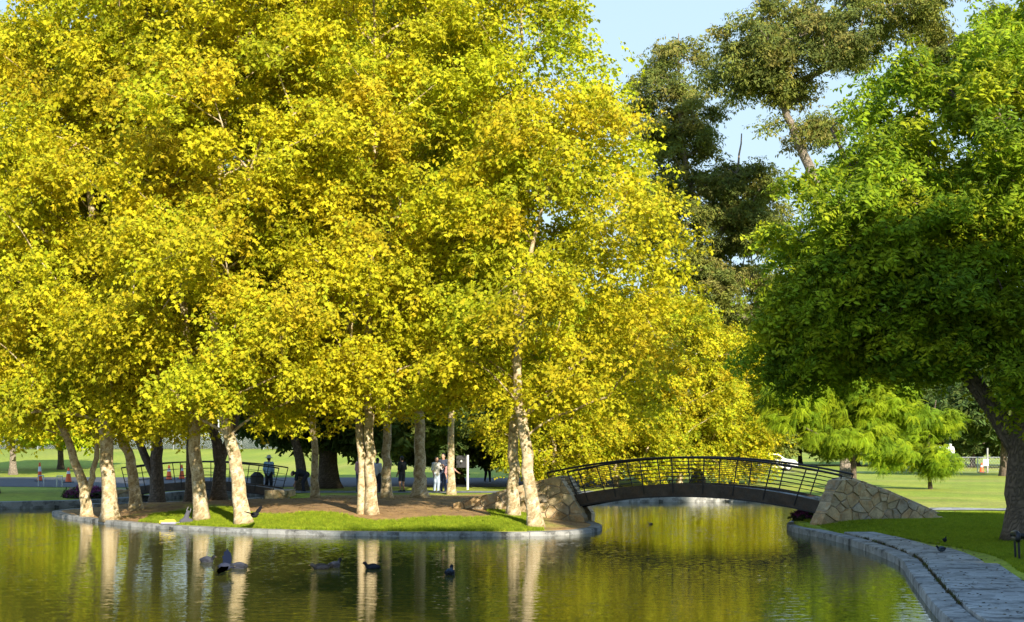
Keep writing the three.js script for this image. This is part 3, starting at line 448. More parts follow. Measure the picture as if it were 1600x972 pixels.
// big green tree on the shaded lawn
const big = tree('green_tree', 'big spreading green tree on the shaded lawn, trunk cut by the frame edge', 12.35, 34, { stems: [[[0, 0, 0, 0.56], [0, 1.2, 0, 0.5], [0.05, 2.6, 0, 0.46], [0.3, 4.5, 0, 0.34], [0.5, 8, 0, 0.2], [1.2, 14, 0, 0.04]], [[-0.1, 2.2, 0, 0.3], [-1.0, 3.6, 0.1, 0.24], [-2.2, 5.2, 0.2, 0.2], [-3.4, 7, 0.2, 0.14], [-4.6, 10, 0, 0.04]], [[0.1, 2.6, 0, 0.26], [1.6, 4.8, 0.6, 0.2], [3.2, 8, 1, 0.06]]],
  lobes: [[-0.4, 9.4, 0, 4.0, 2.9, 4.0, 115], [-3.7, 7.6, 0.4, 2.5, 1.9, 2.8, 60], [3.0, 10.4, 0.4, 4.0, 3.8, 4, 100], [-4.3, 6.0, 0, 1.9, 1.2, 2.0, 24], [-1.6, 6.6, 1.2, 3, 1.5, 2.4, 45], [-3.3, 5.1, 0.3, 2.7, 1.1, 2.2, 48], [-5.0, 5.1, 0, 1.6, 1.3, 1.8, 30], [-3.6, 6.4, 0.8, 2.4, 1.2, 2, 36], [-1.0, 5.6, 1.5, 1.6, 0.7, 1.2, 18], [1.1, 4.4, 1.8, 2.2, 1.5, 1.6, 62], [2.4, 12.6, 0, 3.0, 1.6, 3.0, 40], [0.9, 11.6, 0, 2.4, 1.4, 2.4, 32], [3.4, 14.0, 0, 3.2, 1.4, 3, 40]], bark: M.barkDark, sprig: SPRIG.lance, palette: PAL.green, per: 52, branchFrom: 3, spread: 0.66, flat: 0.42, flare: 0.25, stemSeg: 20 });
// feathery trees behind the abutment
const fe = (stems, lobes, more) => ({ stems, lobes, bark: M.barkDark, sprig: SPRIG.feather, palette: PAL.feather, per: 40, branchFrom: 1.3, spread: 0.48, flat: 0.3, ...more });
tree('feathery_tree', 'small feathery green tree rising behind the stone abutment', 14.3, 59, fe([[[0, 0, 0, 0.15], [0, 1.5, 0, 0.13], [-0.2, 3, 0, 0.1], [-0.3, 6, 0, 0.02]]], [[0.1, 5.6, 0, 1.7, 1.6, 1.6, 44], [-1.8, 4.2, -0.3, 2.0, 1.5, 1.7, 44], [1.3, 4.0, 0, 1.6, 1.2, 1.5, 32], [-0.3, 2.7, 0.3, 1.8, 0.8, 1.4, 28]]), 'feathery trees behind the abutment');
tree('feathery_tree', 'wide feathery green tree with low sprays over the sunlit lawn', 21.4, 72, fe([[[0, 0, 0, 0.1], [-0.1, 2, 0, 0.08], [0.3, 4.6, 0, 0.03]]], [[-1.3, 2.1, 0.4, 1.9, 0.9, 1.6, 30], [0.5, 3.5, 0, 1.2, 0.7, 1.4, 16], [0.1, 1.5, 0.6, 0.9, 0.5, 0.9, 10]]), 'feathery trees behind the abutment');
// far trees
const FT = 'far trees beyond the lawns';
const far = (x, d, H, r, pal, label, y0 = 2, bark = M.barkDark) => tree('far_tree', label, x, d, { stems: [up(H * 0.85, 0, 0, 0.3)], bark, sprig: SPRIG.ovalFar, palette: pal, per: 42, branchFrom: 2, spread: 1.2, flat: 0.6, stemSeg: 8, crown: { y0, y1: H, r, clumps: Math.round(r * r * 2.6 + 14), shape: 0.7 } }, FT);
const fx = (px, d) => (px - 800) * d / F;
far(fx(20, 105), 105, 11, 5, PAL.goldGreen, 'yellowing far tree hanging over the lawn at the left frame edge', 3.2, M.barkGrey);
far(fx(95, 118), 118, 12, 5.5, PAL.goldGreen, 'yellow brown far tree behind the forked plane tree', 2.6);
far(fx(-12, 66), 66, 13, 5, PAL.goldGreen, 'near yellow tree whose trunk is cut by the left frame edge', 4.2);
[[40, 205], [150, 215], [235, 200], [330, 210], [430, 205], [540, 215], [640, 205], [745, 210]].forEach(([px, d], i) => far(fx(px, d), d, 13 + (i * 37 % 5), 6.5, i % 3 ? PAL.olive : PAL.goldGreen, ['pale far tree at the left end of the field row', 'far tree behind the white poles across the field', 'far tree seen over the small footbridge', 'far tree between the pale leaning trunks across the field', 'far tree above the person in the sun hat', 'far tree behind the massive oak across the field', 'far tree behind the dark clothed person across the field', 'far tree behind the black signboard across the field'][i], 1.5));
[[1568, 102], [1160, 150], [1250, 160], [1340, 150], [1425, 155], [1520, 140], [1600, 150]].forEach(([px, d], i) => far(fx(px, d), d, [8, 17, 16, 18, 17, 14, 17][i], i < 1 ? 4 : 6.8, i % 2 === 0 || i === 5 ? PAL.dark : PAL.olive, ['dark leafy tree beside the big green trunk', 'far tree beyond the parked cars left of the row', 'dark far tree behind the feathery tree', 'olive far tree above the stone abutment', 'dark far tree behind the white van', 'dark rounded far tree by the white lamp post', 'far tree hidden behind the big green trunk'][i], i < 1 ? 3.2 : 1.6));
// trees outside the frame that shade the lakeside path
const SH = 'trees shading the lakeside path';
for (const [x, d, H, r, l] of [[17.5, 9, 17.6, 5.6, 'tall shade tree beside the path, outside the frame'], [24, 13, 16.5, 6, 'tall shade tree on the lawn, outside the frame'], [13, -2, 20, 6, 'tall shade tree near the viewpoint, outside the frame']]) tree('green_tree', l, x, d, { stems: [up(H * 0.92, 0, 0, 0.5)], bark: M.barkDark, sprig: SPRIG.ovalFar, palette: PAL.green, per: 60, branchFrom: 3, spread: 1.1, flat: 0.6, crown: { y0: 3, y1: H, r, clumps: 150, shape: 0.7 } }, SH);
// ---------- people ----------
function sdfMesh(fn, c, half, res) {
  const mc = new MarchingCubes(res, M.black, false, false, 60000); mc.isolation = 0; const s = mc.size, hs = mc.halfsize;
  for (let z = 0; z < s; z++) for (let y = 0; y < s; y++) for (let x = 0; x < s; x++) mc.field[x + y * s + z * s * s] = -fn(c[0] + (x - hs) / hs * half, c[1] + (y - hs) / hs * half, c[2] + (z - hs) / hs * half);
  mc.update(); const n = mc.count ?? mc.geometry.drawRange.count, g = new THREE.BufferGeometry();
  const p = mc.positionArray.slice(0, n * 3), q = mc.normalArray.slice(0, n * 3); for (let i = 0; i < n * 3; i += 3) { p[i] = p[i] * half + c[0]; p[i + 1] = p[i + 1] * half + c[1]; p[i + 2] = p[i + 2] * half + c[2]; }
  g.setAttribute('position', new THREE.BufferAttribute(p, 3)); g.setAttribute('normal', new THREE.BufferAttribute(q, 3)); return g;
}
const cap = (a, b, ra, rb) => { const d = [b[0] - a[0], b[1] - a[1], b[2] - a[2]], l2 = d[0] ** 2 + d[1] ** 2 + d[2] ** 2 || 1e-9; return (x, y, z) => { const t = clamp(((x - a[0]) * d[0] + (y - a[1]) * d[1] + (z - a[2]) * d[2]) / l2); return Math.hypot(x - a[0] - d[0] * t, y - a[1] - d[1] * t, z - a[2] - d[2] * t) - lerp(ra, rb, t); }; };
const blend = (fs, k) => (x, y, z) => { let r = fs[0](x, y, z); for (let i = 1; i < fs.length; i++) { const f = fs[i](x, y, z), h = clamp(0.5 + 0.5 * (f - r) / k); r = lerp(f, r, h) - k * h * (1 - h); } return r; };
const ell = (c, r) => (x, y, z) => { const k = Math.hypot((x - c[0]) / r[0], (y - c[1]) / r[1], (z - c[2]) / r[2]); return (k - 1) * Math.min(...r); };
const skinMats = [std(0.45, 0.26, 0.17, 0.6), std(0.36, 0.2, 0.13, 0.6)];
const cloth = (r, g, b) => std(r, g, b, 0.95);
// joints in metres for a 1.7 m figure facing +z; pose overrides
function person(label, x, d, turn, o) {
  const k = (o.height || 1.7) / 1.7, root = thing('person', label, 'person', [x, groundAt(x, d) + (o.lift || 0), -d], turn, 'people in the park'); root.scale.setScalar(k);
  const J = { hip: [0, 0.92, 0], chest: [0, 1.28, 0], neck: [0, 1.43, 0], head: [0, 1.58, 0.02], shL: [0.17, 1.38, 0], shR: [-0.17, 1.38, 0], elL: [0.23, 1.1, -0.02], elR: [-0.23, 1.1, -0.02], wrL: [0.22, 0.87, 0.08], wrR: [-0.22, 0.87, 0.08], hiL: [0.09, 0.9, 0], hiR: [-0.09, 0.9, 0], knL: [0.11, 0.48, 0.03], knR: [-0.11, 0.48, 0.03], anL: [0.11, 0.08, -0.01], anR: [-0.11, 0.08, -0.01], ...o.pose };
  const torso = [cap(J.hip, J.chest, 0.135, 0.15), cap(J.shL, J.shR, 0.075, 0.075), cap(J.chest, J.neck, 0.12, 0.06)], arms = s => [cap(J['sh' + s], J['el' + s], 0.058, 0.045), cap(J['el' + s], J['wr' + s], 0.043, 0.029)], legs = s => [cap(J['hi' + s], J['kn' + s], 0.088, 0.06), cap(J['kn' + s], J['an' + s], 0.058, 0.038)];
  const body = blend([...torso, cap(J.neck, J.head, 0.055, 0.055), ...arms('L'), ...arms('R'), ...legs('L'), ...legs('R')], 0.03), geos = [sdfMesh(body, [0, 0.86, 0], 0.92, 54)];
  const [hx, hy, hz] = J.head; const headF = blend([ell([hx, hy + 0.03, hz], [0.078, 0.112, 0.098]), ell([hx, hy - 0.05, hz + 0.03], [0.055, 0.06, 0.06]), cap(J.neck, J.head, 0.055, 0.055), cap([hx, hy + 0.01, hz + 0.095], [hx, hy - 0.02, hz + 0.108], 0.008, 0.013), ell([hx + 0.08, hy, hz], [0.012, 0.03, 0.018]), ell([hx - 0.08, hy, hz], [0.012, 0.03, 0.018])], 0.012);
  geos.push(sdfMesh((x, y, z) => Math.max(headF(x, y, z), -(Math.hypot(x - hx - 0.032, y - hy - 0.02, z - hz - 0.1) - 0.014), -(Math.hypot(x - hx + 0.032, y - hy - 0.02, z - hz - 0.1) - 0.014)), [hx, hy, hz], 0.17, 44));
  for (const s of ['L', 'R']) {
    const w = J['wr' + s], e = J['el' + s], dir = V(w[0] - e[0], w[1] - e[1], w[2] - e[2]).normalize(), sx = s === 'L' ? -1 : 1, side = V(0, 0, 1).addScaledVector(dir, -dir.z).normalize(), curl = V().crossVectors(dir, side).multiplyScalar(sx), P = (a, b, c) => [w[0] + dir.x * a + side.x * b + curl.x * c, w[1] + dir.y * a + side.y * b + curl.y * c, w[2] + dir.z * a + side.z * b + curl.z * c];
    const f = [cap(P(-0.02, 0, 0), P(0.07, 0, 0), 0.028, 0.03)]; [[-0.03, 0.065], [-0.01, 0.08], [0.01, 0.078], [0.03, 0.07]].forEach(([b, l]) => f.push(cap(P(0.07, b, 0), P(0.07 + l * 0.55, b * 1.1, 0.012), 0.0095, 0.009), cap(P(0.07 + l * 0.55, b * 1.1, 0.012), P(0.07 + l, b * 1.1, 0.035), 0.009, 0.0075))); f.push(cap(P(0.015, 0.03, 0), P(0.06, 0.06, 0.015), 0.012, 0.009));
    geos.push(sdfMesh(blend(f, 0.006), P(0.06, 0, 0.01), 0.125, 40));
  }
  meshOf('body', mergeGeometries(geos), skinMats[o.skin || 0], root);
  const shirtF = blend([cap(J.hip, J.chest, 0.15, 0.165), cap(J.shL, J.shR, 0.088, 0.088), cap(J.chest, J.neck, 0.125, 0.075), cap(J.shL, J.elL, 0.075, 0.07), cap(J.shR, J.elR, 0.075, 0.07), ...(o.sleeves ? [cap(J.elL, J.wrL, 0.062, 0.045), cap(J.elR, J.wrR, 0.062, 0.045)] : [])], 0.03);
  const nk = J.neck; meshOf('shirt', sdfMesh((x, y, z) => Math.max(shirtF(x, y, z), 0.075 - Math.hypot(x - nk[0], y - nk[1] - 0.05, z - nk[2])), [0, 1.0, 0], 0.78, 50), o.shirt, root);
  const kt = o.shorts ? 0.8 : 1, kp = s => J['hi' + s].map((v, i) => lerp(v, J['kn' + s][i], kt)), tr = [ell([J.hip[0], J.hip[1] - 0.02, J.hip[2]], [0.16, 0.12, 0.135])]; for (const s of 'LR') { tr.push(cap(J['hi' + s], kp(s), 0.1, 0.083)); if (!o.shorts) tr.push(cap(J['kn' + s], J['an' + s], 0.082, 0.06)); }
  meshOf(o.shorts ? 'shorts' : 'trousers', sdfMesh(blend(tr, 0.025), [0, 0.55, 0], 0.66, 50), o.trousers, root);
  for (const s of 'LR') { const a = J['an' + s]; meshOf('shoe', sdfMesh(blend([cap([a[0], 0.045, a[2] - 0.05], [a[0], 0.04, a[2] + 0.12], 0.046, 0.036), cap(a, [a[0], 0.05, a[2] - 0.02], 0.045, 0.05)], 0.02), [a[0], 0.06, a[2] + 0.03], 0.17, 30), M.black, root); }
  const hairF = ell([hx, hy + 0.045, hz - 0.018], [0.09, 0.112, 0.105]), hl = o.hairLow || 0; meshOf('hair', sdfMesh((x, y, z) => Math.max(Math.min(hairF(x, y, z), hl ? ell([hx, hy - 0.04 - hl, hz - 0.06], [0.07, 0.08 + hl, 0.045])(x, y, z) : 9), z - hz - 0.03 - Math.max(0, y - hy - 0.07) * 1.2), [hx, hy, hz - 0.02], 0.24, 36), o.hair || M.black, root);
  if (o.hat) { const h = meshOf('hat', mergeGeometries([new THREE.LatheGeometry([[0, 0.13], [0.06, 0.125], [0.095, 0.09], [0.105, 0.02], [0.2, -0.02], [0.2, -0.03], [0.1, 0.005], [0, 0.005]].map(p => new THREE.Vector2(...p)), 20)]), o.hat, root); h.position.set(hx, hy + 0.08, hz - 0.01); }
  return root;
}
const denim = cloth(0.06, 0.09, 0.17), darkCloth = cloth(0.02, 0.022, 0.03);
person('person in a pale sun hat and light blue shirt facing away beside the small footbridge', -11.85, 68.6, 2.9, { shirt: cloth(0.3, 0.45, 0.6), trousers: darkCloth, hat: cloth(0.6, 0.57, 0.5), sleeves: true, height: 1.75 });
person('person in dark clothes bending down beside the slender trunk', -10.05, 67.9, -1.5, { shirt: darkCloth, trousers: cloth(0.03, 0.03, 0.04), pose: { hip: [0, 0.85, -0.15], chest: [0, 0.95, 0.22], neck: [0, 0.93, 0.38], head: [0, 0.88, 0.52], shL: [0.17, 0.93, 0.32], shR: [-0.17, 0.93, 0.32], elL: [0.2, 0.62, 0.36], elR: [-0.2, 0.62, 0.36], wrL: [0.12, 0.4, 0.42], wrR: [-0.12, 0.4, 0.42], hiL: [0.09, 0.83, -0.15], hiR: [-0.09, 0.83, -0.15] } });
person('person in a pink shirt and dark trousers standing left of the white twin stems', -7.35, 67.5, 1.2, { shirt: cloth(0.62, 0.32, 0.35), trousers: denim, sleeves: true, hairLow: 0.05 });
person('person with long black hair and white top between the twin stems and mottled trunk', -6.42, 67.2, 2.6, { shirt: cloth(0.5, 0.48, 0.52), trousers: darkCloth, hairLow: 0.1, height: 1.62 });
person('person in a black shirt and shorts left of the thick dark trunk', -5.28, 67.6, -2.3, { shirt: darkCloth, trousers: cloth(0.03, 0.035, 0.05), shorts: true, skin: 1, pose: { elR: [-0.27, 1.12, 0.03], wrR: [-0.2, 0.98, 0.22] } });
person('person in pale jeans and a white top right of the thick dark trunk', -3.62, 67.4, 0.7, { shirt: cloth(0.6, 0.58, 0.54), trousers: cloth(0.35, 0.42, 0.5), pose: { elL: [0.26, 1.15, 0.1], wrL: [0.2, 1.25, 0.3] }, hairLow: 0.06, height: 1.66 });
person('tall person in dark blue clothes in the middle of the standing group', -3.3, 67.8, -0.4, { shirt: cloth(0.04, 0.05, 0.08), trousers: denim, sleeves: true, height: 1.82, pose: { elL: [0.3, 1.18, 0.12], wrL: [0.16, 1.22, 0.32] } });
person('shorter person in a rose top and blue shorts at the edge of the standing group', -2.98, 67.0, 0.5, { shirt: cloth(0.45, 0.22, 0.22), trousers: cloth(0.08, 0.12, 0.28), shorts: true, height: 1.45, hairLow: 0.08, pose: { elL: [0.33, 1.25, 0.02], wrL: [0.5, 1.12, 0.06] } });
person('distant person in a grey blue shirt walking on the asphalt road', -1.5, 86, 0.3, { shirt: cloth(0.25, 0.3, 0.42), trousers: darkCloth, pose: { knL: [0.1, 0.5, 0.16], anL: [0.1, 0.1, 0.2], anR: [-0.1, 0.1, -0.22] } });

// ---------- birds ----------
function bird(name, label, x, d, y, turn, o) {
  const root = thing(name, label, o.category || 'duck', [x, y, -d], turn, o.group), s = o.size || 1; root.scale.setScalar(s);
  const up = o.headUp ?? 0.13, F = blend([ell([0, 0.05, -0.015], [0.095, 0.1, 0.155]), cap([0, 0.05, -0.12], [0, 0.07, -0.19], 0.05, 0.014), cap([0, 0.07, 0.1], [0, up, 0.16], 0.042, 0.03), ell([0, up + 0.015, 0.175], [0.033, 0.035, 0.045])], 0.025);
  const g = sdfMesh(F, [0, 0.05, 0], 0.25, 44), p = g.attributes.position, col = new Float32Array(p.count * 3);
  for (let i = 0; i < p.count; i++) { const z = p.getZ(i), y2 = p.getY(i), c = z > 0.115 && y2 > 0.07 ? o.head : z < -0.13 ? o.tail || o.head : o.body; const n = 0.85 + 0.3 * hash(Math.round(p.getX(i) * 60), Math.round(y2 * 60), Math.round(z * 30)); col.set(c.map(v => v * n), i * 3); }
  g.setAttribute('color', new THREE.BufferAttribute(col, 3)); meshOf('body', g, birdMat, root);
  const b = new THREE.ConeGeometry(0.016, 0.05, 8); b.scale(1.2, 1, 0.6); b.rotateX(Math.PI / 2); b.translate(0, up + 0.008, 0.235); meshOf('bill', b, o.bill || billMat, root);
  for (const q of [-1, 1]) { const e = new THREE.SphereGeometry(0.006, 8, 6); e.translate(q * 0.03, up + 0.025, 0.19); meshOf('eye', e, M.black, root); }
  if (o.folded !== false) for (const q of [-1, 1]) { const w = new THREE.SphereGeometry(1, 12, 8); w.scale(0.018, 0.045, 0.125); w.rotateX(0.12); w.translate(q * 0.078, 0.068, -0.035); meshOf('wing', w, o.wingMat || wingMat, root); }
  if (o.legs) for (const q of [-1, 1]) { meshOf('leg', mergeGeometries([tubeGeo([V(q * 0.03, -0.005, 0), V(q * 0.03, -0.07, 0.005)], 0.006, 5), tubeGeo([V(q * 0.03, -0.072, -0.01), V(q * 0.035, -0.074, 0.04)], 0.006, 5)]), billMat, root); }
  if (o.fly) for (const q of [-1, 1]) {  // spread wing: thick plate with a feathered trailing edge
    const pts = [[0, 0.07], [0.14, 0.1], [0.3, 0.06], [0.42, -0.05], [0.36, -0.07], [0.33, -0.12], [0.26, -0.1], [0.22, -0.14], [0.14, -0.11], [0, -0.1]], w = new THREE.ExtrudeGeometry(new THREE.Shape(pts.map(([a, c]) => new THREE.Vector2(a, c))), { depth: 0.008, bevelEnabled: true, bevelSize: 0.003, bevelThickness: 0.003, bevelSegments: 1 });
    w.rotateX(Math.PI / 2); w.rotateZ(o.fly[q > 0 ? 0 : 1]); if (q < 0) w.scale(-1, 1, 1); w.translate(q * 0.04, 0.08, 0.02); meshOf('wing', w, o.wingMat || wingMat, root);
  }
  return root;
}
const birdMat = new THREE.MeshPhysicalMaterial({ vertexColors: true, roughness: 0.8, specularIntensity: 0.2 }), feather = (r, g, b) => new THREE.MeshPhysicalMaterial({ color: new THREE.Color().setRGB(r, g, b), roughness: 0.85, specularIntensity: 0.2 }), wingMat = feather(0.03, 0.032, 0.042), billMat = std(0.16, 0.12, 0.06, 0.6), darkWing = feather(0.012, 0.013, 0.018);
const GRY = [0.045, 0.048, 0.062], BLK = [0.02, 0.022, 0.025], MID = [0.018, 0.018, 0.02], WD = 'ducks on the lake', FLY = 'birds in flight';
bird('duck', 'grey duck with dark head swimming right, leftmost on the lake', -6.75, 31.2, -0.02, 1.2, { head: BLK, body: GRY, group: WD });
bird('duck', 'grey duck with its dark head tucked down, above the flying pigeon', -5.75, 29.6, -0.02, -1.7, { head: BLK, body: GRY, headUp: 0.09, group: WD, size: 1.05 });
bird('duck', 'blackish duck swimming left in the reflection of the slender trunk', -4.0, 29.4, -0.02, -1.45, { head: BLK, body: MID, headUp: 0.1, group: WD });
bird('duck', 'grey duck with raised head close behind the blackish duck', -3.76, 29.9, -0.02, 2.6, { head: MID, body: GRY, headUp: 0.16, group: WD });
bird('duck', 'small dark headed duck in the bright reflection of the twin stems', -2.93, 29.5, -0.02, -1.5, { head: BLK, body: MID, headUp: 0.145, group: WD, size: 0.9 });
bird('duck', 'blue grey duck seen from behind, rightmost on the open lake', -1.24, 28.2, -0.02, 3.0, { head: BLK, body: [0.04, 0.055, 0.075], headUp: 0.16, group: WD });
bird('duckling', 'tiny pale brown duckling under the arched bridge', 4.54, 46.1, -0.02, -1, { head: [0.4, 0.3, 0.2], body: [0.4, 0.32, 0.22], size: 0.45 });
bird('pigeon', 'dark blue pigeon with a raised wing flying low over the lake', -5.72, 28.1, 0.12, 1.45, { category: 'bird', head: BLK, body: [0.03, 0.035, 0.06], fly: [1.15, -0.35], folded: false, wingMat: feather(0.006, 0.01, 0.026), headUp: 0.06, size: 0.85, group: FLY });
bird('crow', 'black crow flying low over the island grass', -7.55, 41.3, 0.5, 0.9, { category: 'bird', head: BLK, body: BLK, fly: [0.75, 0.25], folded: false, wingMat: darkWing, headUp: 0.07, size: 0.85, group: FLY });
bird('pigeon', 'dark pigeon standing on the joint of the lakeside path', 9.45, 31.0, 0.275, -1.3, { category: 'bird', head: BLK, body: [0.06, 0.08, 0.1], legs: true, size: 0.62, headUp: 0.13, group: 'birds by the path' });
bird('pigeon', 'small dark bird at the grass edge of the lakeside path', 10.3, 33.5, 0.31, 2.6, { category: 'bird', head: BLK, body: BLK, legs: true, size: 0.5, headUp: 0.15, group: 'birds by the path' });

// ---------- road furniture ----------
function cone(label, x, d, tall, stripes) {
  const g = thing('traffic_cone', label, 'cone', [x, landHeight(x, d) + 0.02, -d], 0, 'orange traffic cones');
  meshOf('base', box(0.5, 0.05, 0.5, 0, 0.025, 0), M.black, g);
  const R = y => lerp(tall > 0.9 ? 0.15 : 0.19, 0.05, y), rings = stripes ? [[0, 0.5, M.orange], [0.5, 0.78, M.white], [0.78, 1, M.orange]] : [[0, 0.55, M.orange], [0.55, 0.75, M.white], [0.75, 1, M.orange]];
  for (const [a, b, m] of rings) { const q = new THREE.CylinderGeometry(R(b), R(a), (b - a) * tall, 16); q.translate(0, 0.05 + (a + b) / 2 * tall, 0); meshOf(m === M.white ? 'reflective_band' : 'shell', q, m, g); }
}
cone('tall striped cone left of the forked plane tree', fx(62, 87), 87, 1.1, true);
cone('short orange cone close to the forked plane tree', fx(107, 84), 84, 0.85, false);
cone('slim orange cone seen over the left half of the small footbridge', fx(264, 90), 90, 0.9, false);
cone('slim orange cone seen over the crest of the small footbridge', fx(284, 92), 92, 0.9, false);
cone('orange cone beside the white sign by the far fence', fx(1534, 113), 113, 0.75, false);
cone('orange cone in front of the parked white car', fx(1424, 113), 113, 0.75, false);
cone('orange cone below the parked dark blue car', fx(1475, 113), 113, 0.75, true);
for (const [px, d, l] of [[64, 76, 'white hoop barrier in front of the tall striped cone'], [93, 75, 'white hoop barrier in front of the short orange cone']]) {
  const x = fx(px, d), g = thing('hoop_barrier', l, 'barrier', [x, landHeight(x, d), -d], 0.6, 'white hoop barriers');
  for (const s of [-1, 1]) meshOf('post', tubeGeo([V(s * 0.14, 0, 0), V(s * 0.14, 0.6, 0)], 0.028, 8), M.white, g);
  meshOf('top_bar', tubeGeo([V(-0.16, 0.6, 0), V(0.16, 0.6, 0)], 0.028, 8), M.white, g);
}
{ const d = 71, x = fx(721, d), g = thing('signboard', 'black signboard with a small white mark on a white post behind the group', 'sign', [x, landHeight(x, d), -d]);
  meshOf('post', box(0.1, 1.75, 0.1, 0.32, 0.875, 0), M.white, g); meshOf('panel', box(0.52, 0.62, 0.05, 0, 1.42, 0.02), M.black, g); const e = new THREE.CircleGeometry(0.05, 12); e.translate(0, 1.45, 0.05); meshOf('emblem', e, M.white, g); }
{ const d = 68.2, x = -12.35, g = thing('litter_bin', 'dark rounded litter bin beside the person in the sun hat', 'bin', [x, groundAt(x, d), -d]);
  meshOf('bin_body', new THREE.LatheGeometry([[0, 0.02], [0.27, 0.02], [0.31, 0.3], [0.32, 0.78], [0.3, 0.8], [0, 0.8]].map(p => new THREE.Vector2(...p)), 20), std(0.05, 0.045, 0.04, 0.8), g); meshOf('lid', new THREE.LatheGeometry([[0, 1.02], [0.14, 1.0], [0.3, 0.86], [0.33, 0.8], [0, 0.8]].map(p => new THREE.Vector2(...p)), 20), std(0.035, 0.035, 0.035, 0.6), g); }
{ const x = -10.15, d = 43.9, y = groundAt(x, d), g = thing('tote_bag', 'grey bag leaning against the cream leaning plane tree', 'bag', [x, y, -d], 0.3);
  const b = sdfMesh(blend([cap([-0.05, 0.08, 0], [0.05, 0.36, -0.05], 0.09, 0.06), cap([-0.14, 0.07, 0.02], [0.12, 0.08, 0], 0.08, 0.08)], 0.08), [0, 0.2, 0], 0.36, 36); meshOf('bag_body', b, cloth(0.08, 0.078, 0.1), g); meshOf('strap', tubeGeo([V(0, 0.4, -0.05), V(0.06, 0.52, -0.05), V(0.14, 0.46, -0.06), V(0.1, 0.34, -0.05)], 0.012, 6), cloth(0.2, 0.19, 0.22), g);
  const t = thing('towel', 'crumpled yellow towel lying on the grass beside the grey bag', 'towel', [x - 0.55, y, -d]); meshOf('cloth', sdfMesh(blend([cap([-0.25, 0.05, 0], [0.2, 0.05, 0.05], 0.06, 0.05), cap([-0.1, 0.09, -0.05], [0.15, 0.1, 0], 0.05, 0.04)], 0.05), [0, 0.08, 0], 0.4, 36), cloth(0.7, 0.55, 0.06), t);
  meshOf('fold', sdfMesh(blend([cap([-0.2, 0.02, 0.1], [0.2, 0.02, 0.12], 0.035, 0.035), cap([0.1, 0.02, 0.12], [0.35, 0.03, 0.1], 0.03, 0.03)], 0.03), [0.05, 0.03, 0.1], 0.36, 30), cloth(0.3, 0.29, 0.4), t); }
{ // bench cut by the frame edge
  const x = 10.93, d = 28.9, g = thing('park_bench', 'black metal bench on thin legs at the shaded frame edge', 'bench', [x, groundAt(x, d), -d], -0.15), bm = std(0.025, 0.025, 0.03, 0.4, { metalness: 0.5 });
  for (let i = 0; i < 7; i++) { const a = i / 6, z = -0.24 + a * 0.48, y = 0.5 + 0.05 * Math.sin(a * Math.PI) * -1; meshOf('slat', box(1.3, 0.05, 0.06, 0.05, y, z, 0.015), bm, g); }
  for (const s of [-1, 1]) { meshOf('arm_frame', tubeGeo([V(s * 0.62 + 0.05, 0.42, 0.25), V(s * 0.62 + 0.05, 0.52, 0.28), V(s * 0.62 + 0.05, 0.55, 0.1), V(s * 0.62 + 0.05, 0.52, -0.28), V(s * 0.62 + 0.05, 0.42, -0.25), V(s * 0.62 + 0.05, 0.42, 0.25)], 0.055, 8), bm, g); for (const z of [-0.2, 0.2]) meshOf('leg', tubeGeo([V(s * 0.58 + 0.05, 0, z), V(s * 0.6 + 0.05, 0.44, z)], 0.024, 8), bm, g); }
}
// ---------- far edge: lamp post, fences, parked cars ----------
const galv = std(0.5, 0.51, 0.52, 0.5, { metalness: 0.5 });
{ const d = 113.5, x = fx(1485, d), g = thing('lamp_post', 'white lamp post standing at the far fence', 'lamp post', [x, landHeight(x, d), -d]); meshOf('pole', tubeGeo([V(0, 0, 0), V(0, 5.2, 0)], [0.13, 0.09], 10), M.white, g); meshOf('lamp_head', box(0.6, 0.14, 0.26, 0.25, 5.25, 0, 0.04), galv, g); meshOf('base', new THREE.CylinderGeometry(0.22, 0.26, 0.4, 12).translate(0, 0.2, 0), M.concrete, g); }
{ const d = 108, x = fx(341, d), g = thing('lamp_post', 'pale grey lamp post beyond the V forked trunk', 'lamp post', [x, landHeight(x, d), -d]); meshOf('pole', tubeGeo([V(0, 0, 0), V(0, 5.6, 0)], [0.12, 0.08], 10), galv, g); meshOf('lamp_head', box(0.6, 0.14, 0.26, 0.25, 5.65, 0, 0.04), galv, g); meshOf('base', new THREE.CylinderGeometry(0.26, 0.3, 0.9, 12).translate(0, 0.45, 0), std(0.3, 0.33, 0.4, 0.8), g); }
function fence(label, x0, x1, d, h, screen) {
  const g = thing('chain_link_fence', label, 'fence', [0, 0, 0], 0, 'fences at the far field edges'), n = Math.round((x1 - x0) / 3), Y = x => landHeight(x, d);
  for (let i = 0; i <= n; i++) { const x = lerp(x0, x1, i / n); meshOf('post', tubeGeo([V(x, Y(x) - 0.1, -d), V(x, Y(x) + h + 0.05, -d)], 0.04, 6), galv, g); }
  const line = a => [...Array(n + 1).keys()].map(i => { const x = lerp(x0, x1, i / n); return V(x, Y(x) + a, -d); });
  meshOf('top_rail', tubeGeo(line(h), 0.03, 6), galv, g);
  const ws = []; for (let x = x0; x < x1; x += 0.22) for (const s of [-1, 1]) ws.push(tubeGeo([V(x, Y(x) + 0.05, -d), V(x + s * h * 0.7, Y(x) + h, -d)], 0.005, 3, false)); const m = meshOf('wire_mesh', mergeGeometries(ws), galv, g); m.userData.kind = 'stuff';
  if (screen) meshOf('wind_screen', sweepRect(line(0.1), [[-0.06, 0], [-0.06, h - 0.4], [-0.05, h - 0.4], [-0.05, 0]]), std(0.04, 0.06, 0.05, 0.9), g);
}
fence('chain link fence along the parking beyond the right lawn', 32, 58, 114.2, 1.25, false);
fence('chain link fence with dark screen across the far left field', -75, -12, 187, 2.0, true);
